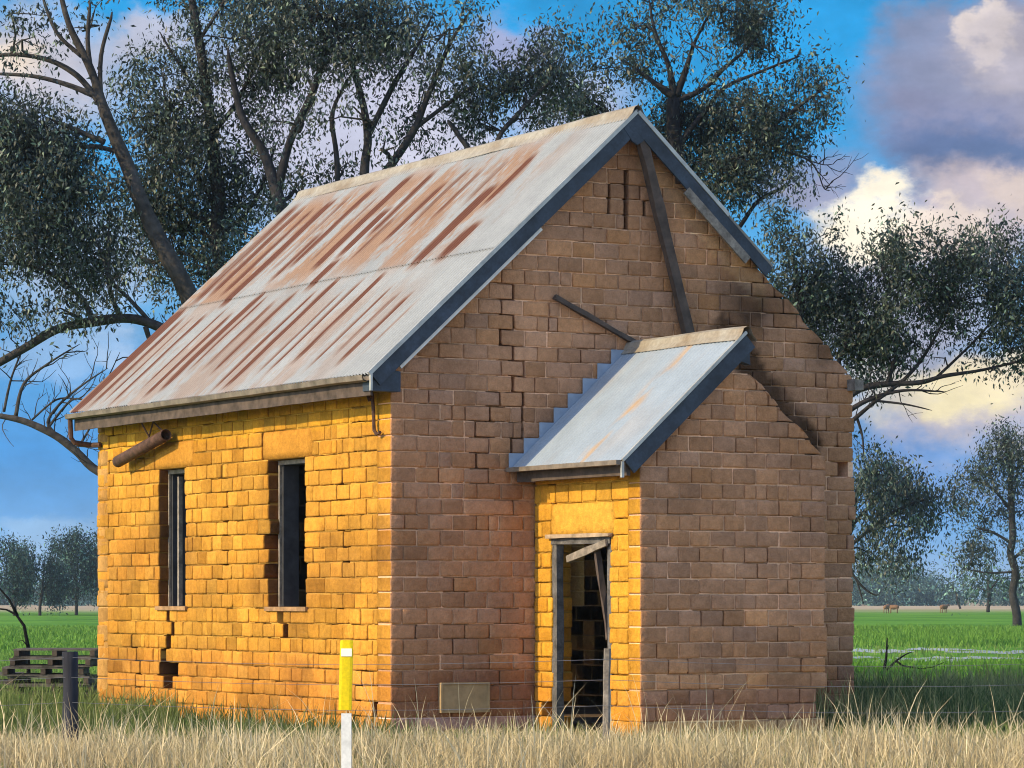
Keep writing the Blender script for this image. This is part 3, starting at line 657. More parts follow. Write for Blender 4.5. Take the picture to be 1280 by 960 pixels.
m = MB(); m.beam((6.14, -.16, 4.03), (6.14, 8.3, 4.03), .12, .13, (0, 0, 1), None, 20, .006, rr); m.build('wall_plate', M['wood_grey'], house)
for x in (.9,): pass
m = MB()
for y in (1.2, 2.7, 4.2, 5.7, 7.2): m.beam((.1, y, 3.9), (6.1, y, 3.9), .06, .12)
m.build('tie_beams', M['wood_dark'], house)
# timber braces on the gable
m = MB(); m.beam((3.06, -.17, 6.93), (3.82, -.075, 4.50), .11, .10, (0, -1, 0), None, 10, .008, rr); m.build('timber_brace', M['wood_dark'], house)
m = MB(); m.beam((2.04, -.05, 4.90), (3.24, -.05, 4.36), .055, .06, (0, -1, 0), None, 6, .006, rr); m.build('loose_batten', M['wood_dark'], house)
# iron hook below the near eave, small pipe stub at the far end
m = MB(); m.tube([(-.03, .47, 3.69), (-.055, .47, 3.76), (-.07, .40, 3.79), (-.07, .33, 3.76), (-.06, .32, 3.60), (-.06, .31, 3.46), (-.06, .30, 3.36), (-.06, .24, 3.31), (-.05, .17, 3.33)], .02, 6); m.build('iron_hook', M['rusty'], house)
m = MB(); m.tube([(-.40, 8.6, 3.87), (-.38, 8.62, 3.62), (-.33, 8.62, 3.56), (-.10, 8.60, 3.53), (-.03, 8.45, 3.53)], .035, 8); m.build('downpipe', M['rusty'], house)
m = MB(); m.box((.889, -.03, .395), (.60, 0, 0), (0, .06, 0), (0, 0, .33))
for c in ((.889, -.066, .553, .61, .02), (.889, -.066, .237, .61, .02)): m.box((c[0], c[1], c[2]), (c[3], 0, 0), (0, .02, 0), (0, 0, c[4]))
for x in (.592, 1.186): m.box((x, -.0665, .395), (.022, 0, 0), (0, .02, 0), (0, 0, .296))
m.build('vent_cover', M['tan_metal'], house)
# inside the porch doorway: a dark inner door standing open
m = MB(); m.beam((2.02, .30, 1.08), (2.30, .72, 1.08), .04, 2.1); m.build('inner_door', M['dark_door'], house)

# --- porch
PX0, PX1, PY = 1.808, 4.185, -2.31; PT = .26; PRX, PRZ = 3.05, 4.385; PXE, PZE = 1.49, 2.96
def prake(x): return PRZ - .20 - SL * abs(x - 3.0)
pc = course_list(0, 2.95, .1735)
RP = random.Random(9)
def pside_spans(z0, z1):
    sp = span_minus([(PY + PT + .004, -.012)], z0, z1, [(-1.66, -.382, 0, 2.175), (-1.745, -.362, 2.175, 2.55)])
    out = []
    for (a, b) in sp:
        if a > -.5: a += RP.uniform(-.02, .03)
        if b < -1: b += RP.uniform(-.03, .02)
        out.append((a, b))
    return out
porch = block_wall('porch', (0, 1, 0), (-1, 0, 0), (PX0, 0, 0), PT, [z for z in course_list(0, 2.175) + course_list(2.175, 2.55, .187)[1:] + course_list(2.55, 2.98)[1:]], pside_spans, house, 51, pside_stain_sun, .305, holes=[(-.40, -.2, .1, .42)], cracks=[[(-.30, 2.98, .015), (-.42, 2.56)], [(-1.80, 2.75, .012), (-1.75, 2.1)]], mortar_name='porch_mortar')
def pfront_spans(z0, z1):
    if z1 < 2.95: a, b = PX0, PX1 + RP.uniform(-.02, .02)
    else:
        a = max(PX0, 3.0 - (PRZ - .16 - z1) / SL); b = min(PX1, pclip(z0) + .03)
        if z1 > 4.02: return []
    if .15 < z0 < .40: b -= .12
    return [(a, b)]
def pfront_stain_shade(u, z):
    t = 1 + .20 * fb(u * .9, z * .9, 24); d = max(0, min(1, (.62 - z + .1 * fb(u * 2, z, 3)) / .2)) * (1 if z > .17 else 0)
    r, gg, b = .92, .89, 1.58  # bluish shade of the porch front put into the colour
    if .5 < z < .72: r *= 1.12; gg *= 1.10
    if z < .17: r, gg, b = 1.0, 1.08, 1.6
    return (r * t * (1 - .2 * d), gg * t * (1 - .26 * d), b * t * (1 - .26 * d))
# front of the porch hangs from the house as its own part
pf = block_wall('porch_front_wall', (1, 0, 0), (0, -1, 0), (0, PY, 0), PT, course_list(0, 4.10, .1735), pfront_spans, house, 53, pfront_stain_shade, .285,
    cracks=[[(1.92, 1.6, .020), (1.86, 1.14, .020), (1.90, .88, .022), (1.88, .55)]], end_light=pside_stain_sun, endu=1.9, clip=pclip, tones=.095, mtint=(1.75, 1.75, 1.5), half0=1, mortar_name='porch_front_mortar')
def pright_spans(z0, z1): return [(PY + PT + .004, -.012)]
block_wall('porch_far_wall', (0, 1, 0), (1, 0, 0), (PX1, 0, 0), PT, course_list(0, 2.7, .2), pright_spans, house, 54, None, .4)
# smooth rendered lintel over the door
vs = []; fs = []; cs = []; nx = 12
for j in range(5):
    for i in range(nx + 1):
        yy = -1.74 + 1.375 * i / nx; zz = 2.18 + .365 * j / 4; e = (i in (0, nx)) + (j in (0, 4))
        vs.append((PX0 - .006 + .012 * e, yy, zz)); cs.append((1.22, 1.24, .62))
for j in range(4):
    for i in range(nx): fs.append(tuple(reversed((j * (nx + 1) + i, j * (nx + 1) + i + 1, (j + 1) * (nx + 1) + i + 1, (j + 1) * (nx + 1) + i))))
b0 = len(vs); XB = PX0 + PT - .01; vs += [(XB, -1.74, 2.18), (XB, -.365, 2.18), (XB, -.365, 2.545), (XB, -1.74, 2.545)]; cs += [(1, 1, 1)] * 4
fs += [tuple(list(range(0, nx + 1)) + [b0 + 1, b0]), tuple(list(range(5 * (nx + 1) - 1, 4 * (nx + 1) - 1, -1)) + [b0 + 3, b0 + 2]), (b0, b0 + 1, b0 + 2, b0 + 3),
       tuple([b0, b0 + 3] + [j * (nx + 1) for j in range(4, -1, -1)]), tuple([b0 + 2, b0 + 1] + [j * (nx + 1) + nx for j in range(5)])]
mesh_obj('door_lintel', vs, fs, M['block'], porch, True, cs)
m = MB(); x = PX0 + .06
m.beam((x, -.43, 0), (x, -.43, 2.10), .10, .09, (1, 0, 0), None, 8, .005, rr); m.beam((x, -1.615, 0), (x, -1.615, 2.10), .10, .07, (1, 0, 0), None, 8, .005, rr)
m.beam((x - .0, -1.66, 2.13), (x - .0, -.375, 2.13), .12, .07, (0, 0, 1), None, 6, .004, rr)
m.build('door_frame', M['wood_frame'], porch)
m = MB(); m.beam((PX0 - .03, -1.72, 2.185), (PX0 - .03, -.34, 2.185), .06, .035, (0, 0, 1), None, 6, .006, rr); m.build('door_drip_board', M['wood_pale'], porch)
m = MB(); m.beam((PX0 + .02, -.72, 1.93), (PX0 - .02, -1.62, 2.10), .03, .08, (0, 0, 1), None, 4, .006, rr); m.build('broken_board', M['wood_grey'], porch)
m = MB(); m.beam((PX0 + .05, -1.28, 2.1), (PX0 + .06, -1.56, 1.05), .03, .07, (1, 0, 0), None, 6, .006, rr); m.build('hanging_slat', M['wood_dark'], porch)
blue = lambda y, q, sh: tuple(c * (1 - k) + o * k for c, o, k in zip((.26, .31, .37), (.42, .26, .12), [max(0, min(.75, 1.5 * math.exp(-((y + 1.55 + .1 * noise.noise((q * 2, 1, 1))) / .10) ** 2) * (.2 + .9 * noise.noise((y * 9, q * 2.5, 6))) + .25 * noise.noise((y * 3, q, 8))))] * 3))
corrugated('porch_roof', PXE, PZE, 1, -2.46, -.01, 0, 2.10, porch, M['iron'], tonefn=blue, seed=7, amp=.008)
ridge('porch_ridge_cap', PRX, PRZ, -2.48, -.01, porch, .13, 3)
barge(-2.445, .02, 2.08, 1, porch, PXE, PZE, depth=.17, name='porch_barge_board')
barge(-2.46, 0, 2.1, 1, porch, PXE, PZE, depth=.035, name='porch_verge_trim', matl='iron_trim', off=.014)
m = MB(); m.beam((1.60, -2.40, 2.86), (1.60, -.02, 2.86), .05, .12, (0, 0, 1), None, 8, .005, rr); m.build('porch_fascia', M['wood_dark'], porch)
m = MB(); m.beam((1.455, -2.44, 2.935), (1.455, -.02, 2.935), .06, .05); m.build('porch_gutter', M['gutter'], porch)
m = MB(); m.box((1.50, -2.44, 2.86), (.03, 0, 0), (0, .03, 0), (0, 0, .17)); m.build('porch_corner_strip', M['iron_trim'], porch)
m = MB(); m.add([(2.94, -2.43, 4.28), (3.10, -2.43, 4.28), (3.12, -2.43, 4.02), (2.90, -2.43, 4.09), (2.94, -2.33, 4.28), (3.10, -2.33, 4.28), (3.12, -2.33, 4.02), (2.90, -2.33, 4.09)], [(3, 2, 1, 0), (4, 5, 6, 7), (0, 1, 5, 4), (1, 2, 6, 5), (2, 3, 7, 6), (3, 0, 4, 7)]); m.build('porch_apex_board', M['barge'], porch)
# stepped flashing against the gable
m = MB()
for z0, z1 in zip(gc, gc[1:]):
    if 2.93 < z0 and z1 < 4.40:
        xa = PXE + (z1 - PZE) / SL - .20; xb = PXE + (z0 - PZE) / SL + .30
        m.box(((xa + xb) / 2, -.028 - .0005 * (z0 * 10 % 3), (z0 + z1) / 2), (xb - xa, 0, 0), (0, .012, 0), (0, 0, z1 - z0 + .01))
M['flash'] = mat('blue_grey_flashing', (.30, .36, .45), .55, .1, noises=((5, .85, 1.1),))
m.build('stepped_flashing', M['flash'], porch)

# --- things hanging on the house
p = empty('rusty_pipe', (-.16, 6.7, 3.4), 'rusty iron pipe hanging at a slant by wire under the left eave', 'pipe')
m = MB(); a, b = Vector((-.16, 7.53, 3.27)), Vector((-.16, 5.93, 3.55)); x = (b - a).normalized(); n_ = 12; vs = []; fs = []
y_ = Vector((1, 0, 0)); z_ = x.cross(y_)
for (t, r) in ((0, .066), (.0, .076), (1, .076), (1, .066), (.6, .062), (.02, .062)):
    for k in range(n_): vs.append(a.lerp(b, t) + (y_ * math.cos(6.2832 * k / n_) + z_ * math.sin(6.2832 * k / n_)) * r)
for j in range(6):
    for k in range(n_): fs.append((j * n_ + k, j * n_ + (k + 1) % n_, ((j + 1) % 6) * n_ + (k + 1) % n_, ((j + 1) % 6) * n_ + k))
m.add(vs, fs); m.build('pipe_body', M['rusty'], p, True)
m = MB(); m.tube([(-.33, 6.50, 3.88), (-.24, 6.48, 3.68), (-.16, 6.45, 3.53)], .012, 5); m.tube([(-.16, 6.5, 3.53), (-.18, 6.3, 3.73), (-.16, 6.03, 3.60)], .012, 5); m.build('hanging_wire', M['rusty'], p)

# ------------------------------------------------------------------ fence, guide post, pallets, branches, animals
fence = empty('wire_fence', gnd(88, 31.5), 'old roadside wire fence with a dark round post and a thin grey split post', 'fence')
def up_post(px, d, r, top, seed, m_, label, square=False, lean=(0, 0)):
    q = random.Random(seed); b = gnd(px, d, -.1); pts = []; rad = []
    for i in range(9):
        t = i / 8; pts.append((b.x + lean[0] * t + q.uniform(-.006, .006), b.y + lean[1] * t, -.1 + (top + .1) * t)); rad.append(r * (1.06 - .1 * t) * q.uniform(.95, 1.05))
    mm = MB(); mm.tube(pts, rad, 5 if square else 10); return mm.build('post', M[m_], fence, not square, label)
up_post(88, 31.5, .075, .985, 1, 'post_dark', 'thick dark round post')
up_post(757, 30.5, .036, 1.03, 2, 'wood_grey', 'thin grey split post', True, (.02, .01))
up_post(-330, 32.2, .07, 1.0, 3, 'post_dark', None); up_post(1420, 30.0, .05, 1.0, 4, 'wood_grey', None, True)
for i, z in enumerate((.93, .74, .50)):
    m = MB(); pl = [(-330, 32.2), (88, 31.5), (757, 30.5), (1420, 30.0)]; pts = []
    for (a, b) in zip(pl, pl[1:]):
        A, B = gnd(*a, z), gnd(*b, z)
        for t in range(6):
            s = t / 6; q = A.lerp(B, s); q.z -= .06 * math.sin(math.pi * s); q -= FW * .06; pts.append(q)
    m.tube(pts, .0022, 4); m.build('wire', M['wire'], fence)
gp = empty('guide_post', gnd(433, 25.0), 'white roadside guide post with a yellow sleeve and small reflector', 'guide post')
gb = gnd(433, 25.0)
def slab(mm, c, w, d_, z0, z1):
    mm.box((c.x, c.y, (z0 + z1) / 2), RT * w, FW * d_, (0, 0, z1 - z0))
m = MB(); slab(m, gb, .076, .05, -.2, .62)
m.build('post_shaft', M['white'], gp)
m = MB(); c0 = gb; lean = RT * -.012
vs = []
for (z, w, o_) in ((.645, .098, -.010), (1.05, .100, .0), (1.165, .098, .003), (1.178, .09, .003)):
    c = gb + RT * o_
    for (i, j) in ((-1, -1), (-.6, -1.15), (.6, -1.15), (1, -1), (1, 1), (-1, 1)): vs.append(Vector((0, 0, z)) + Vector((c.x, c.y, 0)) + RT * (w / 2 * i) + FW * (.03 * j))
fs = [(r * 6 + k, r * 6 + (k + 1) % 6, (r + 1) * 6 + (k + 1) % 6, (r + 1) * 6 + k) for r in range(3) for k in range(6)] + [tuple(range(5, -1, -1)), tuple(range(18, 24))]
m.add(vs, fs); sl = m.build('sleeve', M['yellow'], gp)
m = MB(); c = gb - FW * .037 + RT * .002; slab(m, c, .082, .006, 1.055, 1.115); m.build('reflector', M['reflector'], sl)

# stack of weathered pallets
def pallet(loc, rz, seed, label):
    q = random.Random(seed); r_ = empty('wooden_pallet', loc, label, 'pallet', 'wooden pallets stacked beside the house'); L_, W_ = 1.17, 1.10
    M_ = Matrix.Rotation(rz, 4, 'Z')
    def put(name, boxes, mt):
        for (c, s) in boxes:
            mm = MB(); mm.box(M_ @ Vector(c) + Vector(loc), M_ @ Vector((s[0], 0, 0)), M_ @ Vector((0, s[1], 0)), (0, 0, s[2])); mm.build(name, M[mt], r_)
    put('deck_board', [((q.uniform(-.012, .012), -W_ / 2 + .06 + k * (W_ - .12) / 6, .115 + q.uniform(-.003, .003)), (L_, .105, .022)) for k in range(7)], 'pallet_wood')
    put('stringer', [((sx * (L_ / 2 - .05), 0, .062), (.07, W_, .08)) for sx in (-1, 0, 1)] , 'wood_dark')
    put('base_board', [((0, -W_ / 2 + .06 + k * (W_ - .12) / 2, .011), (L_, .10, .020)) for k in range(3)], 'pallet_wood')
    return r_
pb = gnd(72, 47.0)
names = ['lowest pallet of the tall stack, half sunk in grass', 'second pallet from the ground in the tall stack', 'middle pallet of the tall stack, shifted left', 'pallet just beneath the dark top one in the tall stack', 'dark topmost pallet of the tall stack by the house corner']
offs = [0, -.04, -.16, -.02, .03]
for i in range(5):
    L_ = pb + RT * (offs[i]); pallet((L_.x, L_.y, .14 + i * .128), -AZ + [.02, -.03, .05, -.02, .0][i], 60 + i, names[i])
pb2 = gnd(-22, 47.6)
for i in range(2): pallet((pb2.x, pb2.y, .16 + i * .13), -AZ + .12 * i, 80 + i, ['lower of two pallets at the left edge beside the tall stack', 'upper of two pallets at the left edge beside the tall stack'][i])
pb3 = pb + RT * .6 + FW * .9
# bearers under the stack
m = MB(); 
for t in (-1.0, -.3, .5): m.beam(pb + RT * t - FW * .6 + Vector((0, 0, .06)), pb + RT * t + FW * .6 + Vector((0, 0, .06)), .12, .15)
tag(m.build('timber_bearers', M['wood_dark']), 'dark timber bearers lying in grass under the tall pallet stack', 'timber')

def branchy(name, label, cat, pts_list, r0, mt, base):
    o = empty(name, base, label, cat); mm = MB()
    for pts, r in pts_list:
        k = len(pts); mm.tube(pts, [r * (1 - .75 * i / (k - 1)) for i in range(k)], 6)
    mm.build('branches', M[mt], o, True); return o
A_ = lambda l, d: [at(x, y, d + (i * .05)) for i, (x, y) in enumerate(l)]
branchy('dead_sapling', 'bare dead sapling leaning left behind the pallet stack', 'sapling', [(A_([(36, 862), (35, 808), (30, 782), (20, 768), (8, 762), (-30, 758)], 49.5), .035), (A_([(22, 770), (12, 750), (0, 736), (-25, 720)], 49.5), .025), (A_([(35, 808), (28, 800), (22, 802)], 49.5), .012)], .03, 'bark', gnd(36, 49.5))
branchy('dead_branch', 'black dead branch sticking up from the flooded paddock', 'branch', [(A_([(1101, 846), (1105, 838), (1108, 820), (1109, 797)], 66), .05), (A_([(1104, 842), (1120, 826), (1132, 818), (1140, 815)], 66), .03), (A_([(1120, 826), (1128, 832), (1150, 836), (1165, 834), (1180, 828)], 66), .025), (A_([(1108, 815), (1111, 806)], 66), .015)], .03, 'bark', gnd(1101, 66))

def sheep(px, d, ang, label):
    b = gnd(px, d); o = empty('sheep', b, label, 'sheep', 'brown sheep grazing far off'); q = Matrix.Rotation(ang, 4, 'Z')
    bm_ = MB(); P = lambda x, y, z: b + q @ Vector((x, y, z))
    bm_.tube([P(-.55, 0, .62), P(-.50, 0, .62), P(-.3, 0, .62), P(0, 0, .60), P(.3, 0, .63), P(.48, 0, .72), P(.60, 0, .82), P(.70, 0, .80), P(.84, 0, .70)], [.05, .17, .23, .25, .22, .15, .10, .09, .05], 8)
    for (x, y) in ((-.36, .12), (-.36, -.12), (.3, .12), (.3, -.12)): bm_.tube([P(x, y, .55), P(x - .02, y, .28), P(x, y, -.02)], [.07, .045, .035], 5)
    bm_.build('body', M['sheep'], o, True)
sheep(1108, 330, .6, 'brown sheep nearest the house wall in the far paddock'); sheep(1117, 335, 2.4, 'second brown sheep from the house wall in the far paddock'); sheep(1180, 340, .2, 'lone brown sheep to the right in the far paddock')

# ------------------------------------------------------------------ trees
LEAFMESH = {}
def leaves_np(rs, centers, normals_n, size, sigma, droop, tintc, spread=.35):
    """centers (k,3) cluster centres; n leaves per cluster -> diamond leaves"""
    k = len(centers); n = normals_n; sg = np.repeat(rs.uniform(.55, 1.25, (k, 1)), n, 0) * sigma; P = np.repeat(centers, n, 0) + rs.normal(0, 1, (k * n, 3)) * sg * np.array([.85, .85, 1.15])
    D = rs.normal(0, 1, (k * n, 3)); D[:, 2] -= droop; D /= np.linalg.norm(D, axis=1)[:, None]
    A = rs.normal(0, 1, (k * n, 3)); B = np.cross(D, A); B /= np.linalg.norm(B, axis=1)[:, None] + 1e-9
    Nn = np.cross(D, B); ln = size * rs.uniform(.5, 1.4, (k * n, 1)); wd = ln * rs.uniform(.26, .46, (k * n, 1))
    p0 = P; p2 = P + D * ln; mid = P + D * ln * .45 + Nn * ln * .07; p1 = mid + B * wd * .5; p3 = mid - B * wd * .5
    V = np.stack([p0, p1, p2, p3], 1).reshape(-1, 3); Q = np.arange(k * n * 4).reshape(-1, 4)
    ct = np.repeat(rs.normal(1, .22, (k, 1)), n, 0) * rs.normal(1, .22, (k * n, 1)); ct = np.clip(ct, .35, 2.2)
    hue = rs.normal(0, .10, (k * n, 1)); pale = (rs.uniform(0, 1, (k * n, 1)) < .15) * rs.uniform(1.0, 4.5, (k * n, 1))  # pale leaves put sunlit specks and sky glimpses into the colour
    C = np.concatenate([ct * (1 + hue + pale), ct * (1 + pale), ct * (1 - hue + pale * .8)], 1) * np.array(tintc)
    C = np.repeat(C, 4, 0)
    return V, Q, C
def tree(name, label, group, d, base_px, limbs, clumps, seed, leaf=.092, dens=2.6, depth=1.0, lm='leaf', bark=(1, 1, 1), tint=(1, 1, 1), n_per=56, sig=.20, cat='tree', twigs=True, droop=1.3, bare=()):
    rs = np.random.RandomState(seed); q = random.Random(seed)
    root = empty(name, gnd(base_px, d), label, cat, group)
    wood = MB(); skel = []
    px_m = d / F
    for limb in limbs:
        pts = []; rad = []
        n = len(limb)
        P = [at(l[0], l[1], d + (l[3] if len(l) > 3 else 0)) for l in limb]; Rr = [max(l[2] * .68 * px_m, .006) for l in limb]
        # smooth with catmull-rom and roughen
        for i in range(n - 1):
            p0, p1, p2, p3 = P[max(i - 1, 0)], P[i], P[i + 1], P[min(i + 2, n - 1)]
            for t in range(5):
                s = t / 5; s2 = s * s; s3 = s2 * s
                v = .5 * ((2 * p1) + (p2 - p0) * s + (2 * p0 - 5 * p1 + 4 * p2 - p3) * s2 + (3 * p1 - p0 - 3 * p2 + p3) * s3)
                r = Rr[i] * (1 - s) + Rr[i + 1] * s
                v = v + Vector((noise.noise(v * .9) * r * .9, noise.noise(v * .9 + Vector((7, 3, 1))) * r * .9, 0))
                pts.append(v); rad.append(r * (1 + .12 * noise.noise(v * 3)))
        pts.append(P[-1]); rad.append(Rr[-1] * .5); rad[-2] *= .8
        wood.tube(pts, rad, 8 if rad[0] > .08 else 6, bark); skel += [(p, r) for p, r in zip(pts, rad)]
    for bi in bare:                                            # leafless side twigs along dead limbs
        P = [at(l[0], l[1], d) for l in limbs[bi]]
        for a_, b_ in zip(P, P[1:]):
            for _ in range(max(2, int((b_ - a_).length / .22))):
                st = a_.lerp(b_, q.random()); dr = (b_ - a_).normalized(); side_ = Vector((q.gauss(0, .5), q.gauss(0, .5), q.gauss(.35, .7)))
                v = (dr * .6 + side_).normalized(); pts = [st]; ln_ = q.uniform(.25, .9)
                for k_ in range(5):
                    pts.append(pts[-1] + v * ln_ / 5); v = (v + Vector((q.gauss(0, .25), q.gauss(0, .25), q.gauss(.05, .25)))).normalized()
                wood.tube(pts, [.011, .010, .008, .006, .005, .003], 4, bark, False)
                for _k in range(2):
                    s_ = pts[q.randint(1, 4)]; w_ = (v + Vector((q.gauss(0, .7), q.gauss(0, .7), q.gauss(0, .7)))).normalized()
                    wood.tube([s_, s_ + w_ * ln_ * .2, s_ + w_ * ln_ * .35 + Vector((0, 0, q.uniform(-.05, .06)))], [.005, .004, .003], 4, bark, False)
    SK = np.array([tuple(p) for p, r in skel])
    Vs, Qs, Cs = [], [], []; nv = 0
    for cl in clumps:
        px, py, rx, ry = cl[:4]; dn = cl[4] if len(cl) > 4 else 1.0
        c = at(px, py, d + rs.uniform(-1, 1) * depth); a, b = rx * px_m, ry * px_m; dep = (a + b) / 2 * .85
        area = math.pi * a * b; k = max(3, int(area * 15.0 * (dn if dn >= 1 else dn ** 1.6) * dens * (.092 / leaf) ** 1.2))
        u = rs.normal(0, 1, (k, 3)); u /= np.linalg.norm(u, axis=1)[:, None]; u *= (rs.uniform(.12, 1, (k, 1)) ** .45)
        ctr = np.array(c) + u[:, :1] * a * np.array(RT) + u[:, 1:2] * dep * np.array(FW) + u[:, 2:3] * b * np.array([0, 0, 1.0])
        hn = np.array([noise.noise(Vector(x) * 1.9) for x in ctr]); hn = hn + .6 * np.array([noise.noise(Vector(x) * .7 + Vector((3, 9, 1))) for x in ctr]); ctr = ctr[hn > -.10 + (.16 if dn < .7 else 0)]
        if len(ctr) == 0: continue
        V, Q, C = leaves_np(rs, ctr, n_per, leaf, sig, droop, tint); Vs.append(V); Qs.append(Q + nv); Cs.append(C); nv += len(V)
        if twigs and len(SK):
            # a few boughs from the nearest limb into the clump, then twigs to leaf tufts
            dd = np.linalg.norm(SK - np.array(c), axis=1) + np.where(SK[:, 2] > c.z, 1.2, 0) ; i0 = int(np.argmin(dd)); s0, r0 = skel[i0]
            if dd[i0] < 6 and dd[i0] > .05:
                r1 = min(r0 * .6, .045); mid = s0.lerp(c, .5) + Vector((q.uniform(-.15, .15), q.uniform(-.15, .15), q.uniform(-.05, .25)))
                wood.tube([s0, s0.lerp(mid, .5) + Vector((q.uniform(-.06, .06), 0, q.uniform(-.06, .06))), mid, mid.lerp(c, .6), c], [r1, r1 * .9, r1 * .75, r1 * .55, r1 * .4], 5, bark, False)
                for t in ctr[rs.permutation(len(ctr))[:max(4, len(ctr) // 3)]]:
                    st = mid.lerp(c, q.uniform(.1, 1)); e = Vector(t); mm = st.lerp(e, .55) + Vector((q.uniform(-.1, .1), q.uniform(-.1, .1), q.uniform(0, .15)))
                    wood.tube([st, mm, e], [r1 * .38 + .004, r1 * .25 + .003, .004], 4, bark, False)
    wood.build('trunk', M['bark'], root, True)
    if Vs: np_mesh('crown', np.concatenate(Vs), np.concatenate(Qs), M[lm], np.concatenate(Cs), root)
    return root

GG = 'tall gum trees behind the house'
PALE = (3.0, 2.7, 2.4)
tree('gum_tree', 'leaning gum tree with pale streaked trunk at left, behind the roof', GG, 54, 420,
  [[(420, 765, 22), (360, 610, 21), (300, 490, 20), (240, 385, 18), (190, 285, 17), (155, 205, 14), (128, 140, 11), (112, 90, 8), (85, 30, 6), (70, -40, 3)],
   [(122, 128, 8), (95, 95, 6), (60, 75, 5), (15, 68, 4), (-40, 75, 3)], [(117, 120, 7), (80, 105, 5), (40, 95, 4), (-10, 92, 3)], [(130, 178, 6), (100, 165, 5), (60, 148, 3)],
   [(112, 90, 5), (108, 50, 4), (112, 0, 3)], [(100, 70, 5), (70, 40, 4), (52, -10, 3)], [(125, 130, 5), (125, 70, 4), (140, 15, 3)],
   [(240, 430, 9), (200, 410, 9), (160, 398, 9), (115, 402, 9), (70, 412, 8), (35, 432, 8), (-30, 470, 7)], [(150, 398, 6), (140, 370, 4), (132, 330, 3), (120, 300, 2)], [(115, 400, 6), (100, 370, 5), (60, 340, 4), (20, 330, 2)], [(190, 407, 5), (160, 372, 4), (138, 345, 3), (136, 280, 2)], [(180, 408, 5), (188, 430, 4)],
   [(300, 640, 9), (200, 620, 8), (125, 590, 9), (95, 565, 8), (70, 545, 8), (35, 528, 7), (0, 520, 6), (-40, 515, 4)], [(72, 545, 4), (60, 528, 3), (75, 505, 2.5), (105, 480, 2), (135, 460, 1)], [(20, 520, 4), (30, 480, 3), (60, 455, 2), (100, 430, 1)], [(60, 535, 3), (90, 500, 2), (120, 497, 1.5), (150, 440, 1)], [(100, 555, 3), (112, 535, 2), (118, 520, 1.2)], [(5, 515, 3), (15, 470, 2), (35, 420, 1.5)], [(40, 525, 2), (70, 500, 2), (95, 498, 1)]],
  [(40, 190, 105, 65, 1.5), (30, 215, 90, 70, 1.5), (60, 260, 95, 75, 1.5), (25, 330, 85, 60, 1.2), (105, 315, 60, 50, 1.1), (150, 340, 50, 40, .6), (20, 385, 45, 30, .9), (30, 50, 60, 50, .55), (110, 35, 55, 45, .5), (20, 130, 50, 40, .5), (10, 15, 50, 35, .7), (80, 360, 60, 30, .6), (95, 395, 60, 15, .5)], 101, bark=(1.6, 1.5, 1.4), bare=(7, 8, 9, 10, 12, 13, 14, 15, 16, 17, 18))
tree('gum_tree', 'upright gum tree with one straight dark trunk left of the ridge', GG, 57, 290,
  [[(292, 765, 17), (285, 560, 15), (276, 400, 14), (272, 320, 13), (270, 220, 12), (262, 130, 11), (252, 60, 9), (238, -10, 7), (225, -60, 5)], [(265, 170, 5), (300, 120, 4), (330, 60, 3)], [(270, 260, 5), (235, 200, 4), (210, 140, 3), (205, 90, 2)], [(272, 300, 5), (320, 250, 4), (345, 180, 3)], [(262, 140, 4), (225, 80, 3), (200, 40, 2)], [(250, 50, 4), (275, 10, 3), (300, -30, 2)]],
  [(205, 95, 75, 50, .8), (215, 140, 70, 50, .9), (210, 205, 70, 70, 1.3), (295, 50, 80, 55, .9), (325, 110, 60, 60, 1.0), (230, 290, 70, 55, 1.3), (300, 260, 60, 70, 1.2), (165, 265, 55, 50, .9), (310, 190, 60, 50, .7), (190, 330, 60, 45, 1.0), (265, 345, 50, 45, 1.0), (160, 150, 40, 50, .6), (275, -10, 90, 40, .8)], 102, bark=(.9, .9, .95))
tree('gum_tree', 'many stemmed gum tree spreading above the middle of the roof', GG, 56, 440,
  [[(440, 765, 16), (420, 500, 15), (370, 330, 13), (346, 240, 12), (330, 190, 9), (300, 140, 7), (285, 60, 4)], [(346, 240, 10), (362, 180, 8), (390, 110, 7), (410, 40, 5), (420, -30, 3)], [(440, 560, 11), (445, 330, 10), (455, 215, 9), (462, 170, 8), (448, 110, 6), (430, 60, 4), (400, 20, 3)], [(462, 170, 6), (490, 110, 5), (520, 60, 3), (540, 20, 2)], [(450, 250, 9), (490, 205, 8), (520, 160, 7), (535, 120, 5), (560, 60, 4), (590, 10, 2)], [(420, 330, 6), (420, 200, 5), (415, 140, 4), (440, 90, 2)], [(520, 160, 5), (560, 130, 4), (600, 100, 2)], [(600, 300, 7), (590, 200, 6), (575, 170, 5), (560, 150, 4)], [(640, 300, 6), (620, 190, 5), (650, 140, 4), (690, 100, 3)]],
  [(400, 25, 100, 50, 1.5), (470, 40, 70, 55, 1.5), (430, 70, 80, 30, 1.2), (550, 45, 65, 60, .6), (585, 20, 45, 40, .6), (590, 110, 65, 50, 1.4), (375, 160, 65, 60, .55), (350, 100, 60, 40, .8), (450, 145, 60, 45, .45), (520, 150, 55, 50, .7), (330, 300, 50, 60, 1.0), (420, 210, 55, 30, .65), (640, 115, 60, 55, 1.3), (690, 95, 45, 50, .9), (620, 160, 50, 20, 1.0), (380, 250, 50, 45, .9), (480, 190, 40, 20, .6), (340, -10, 70, 30, .9), (650, 150, 60, 20, 1.0)], 103, bark=(.8, .8, .9))
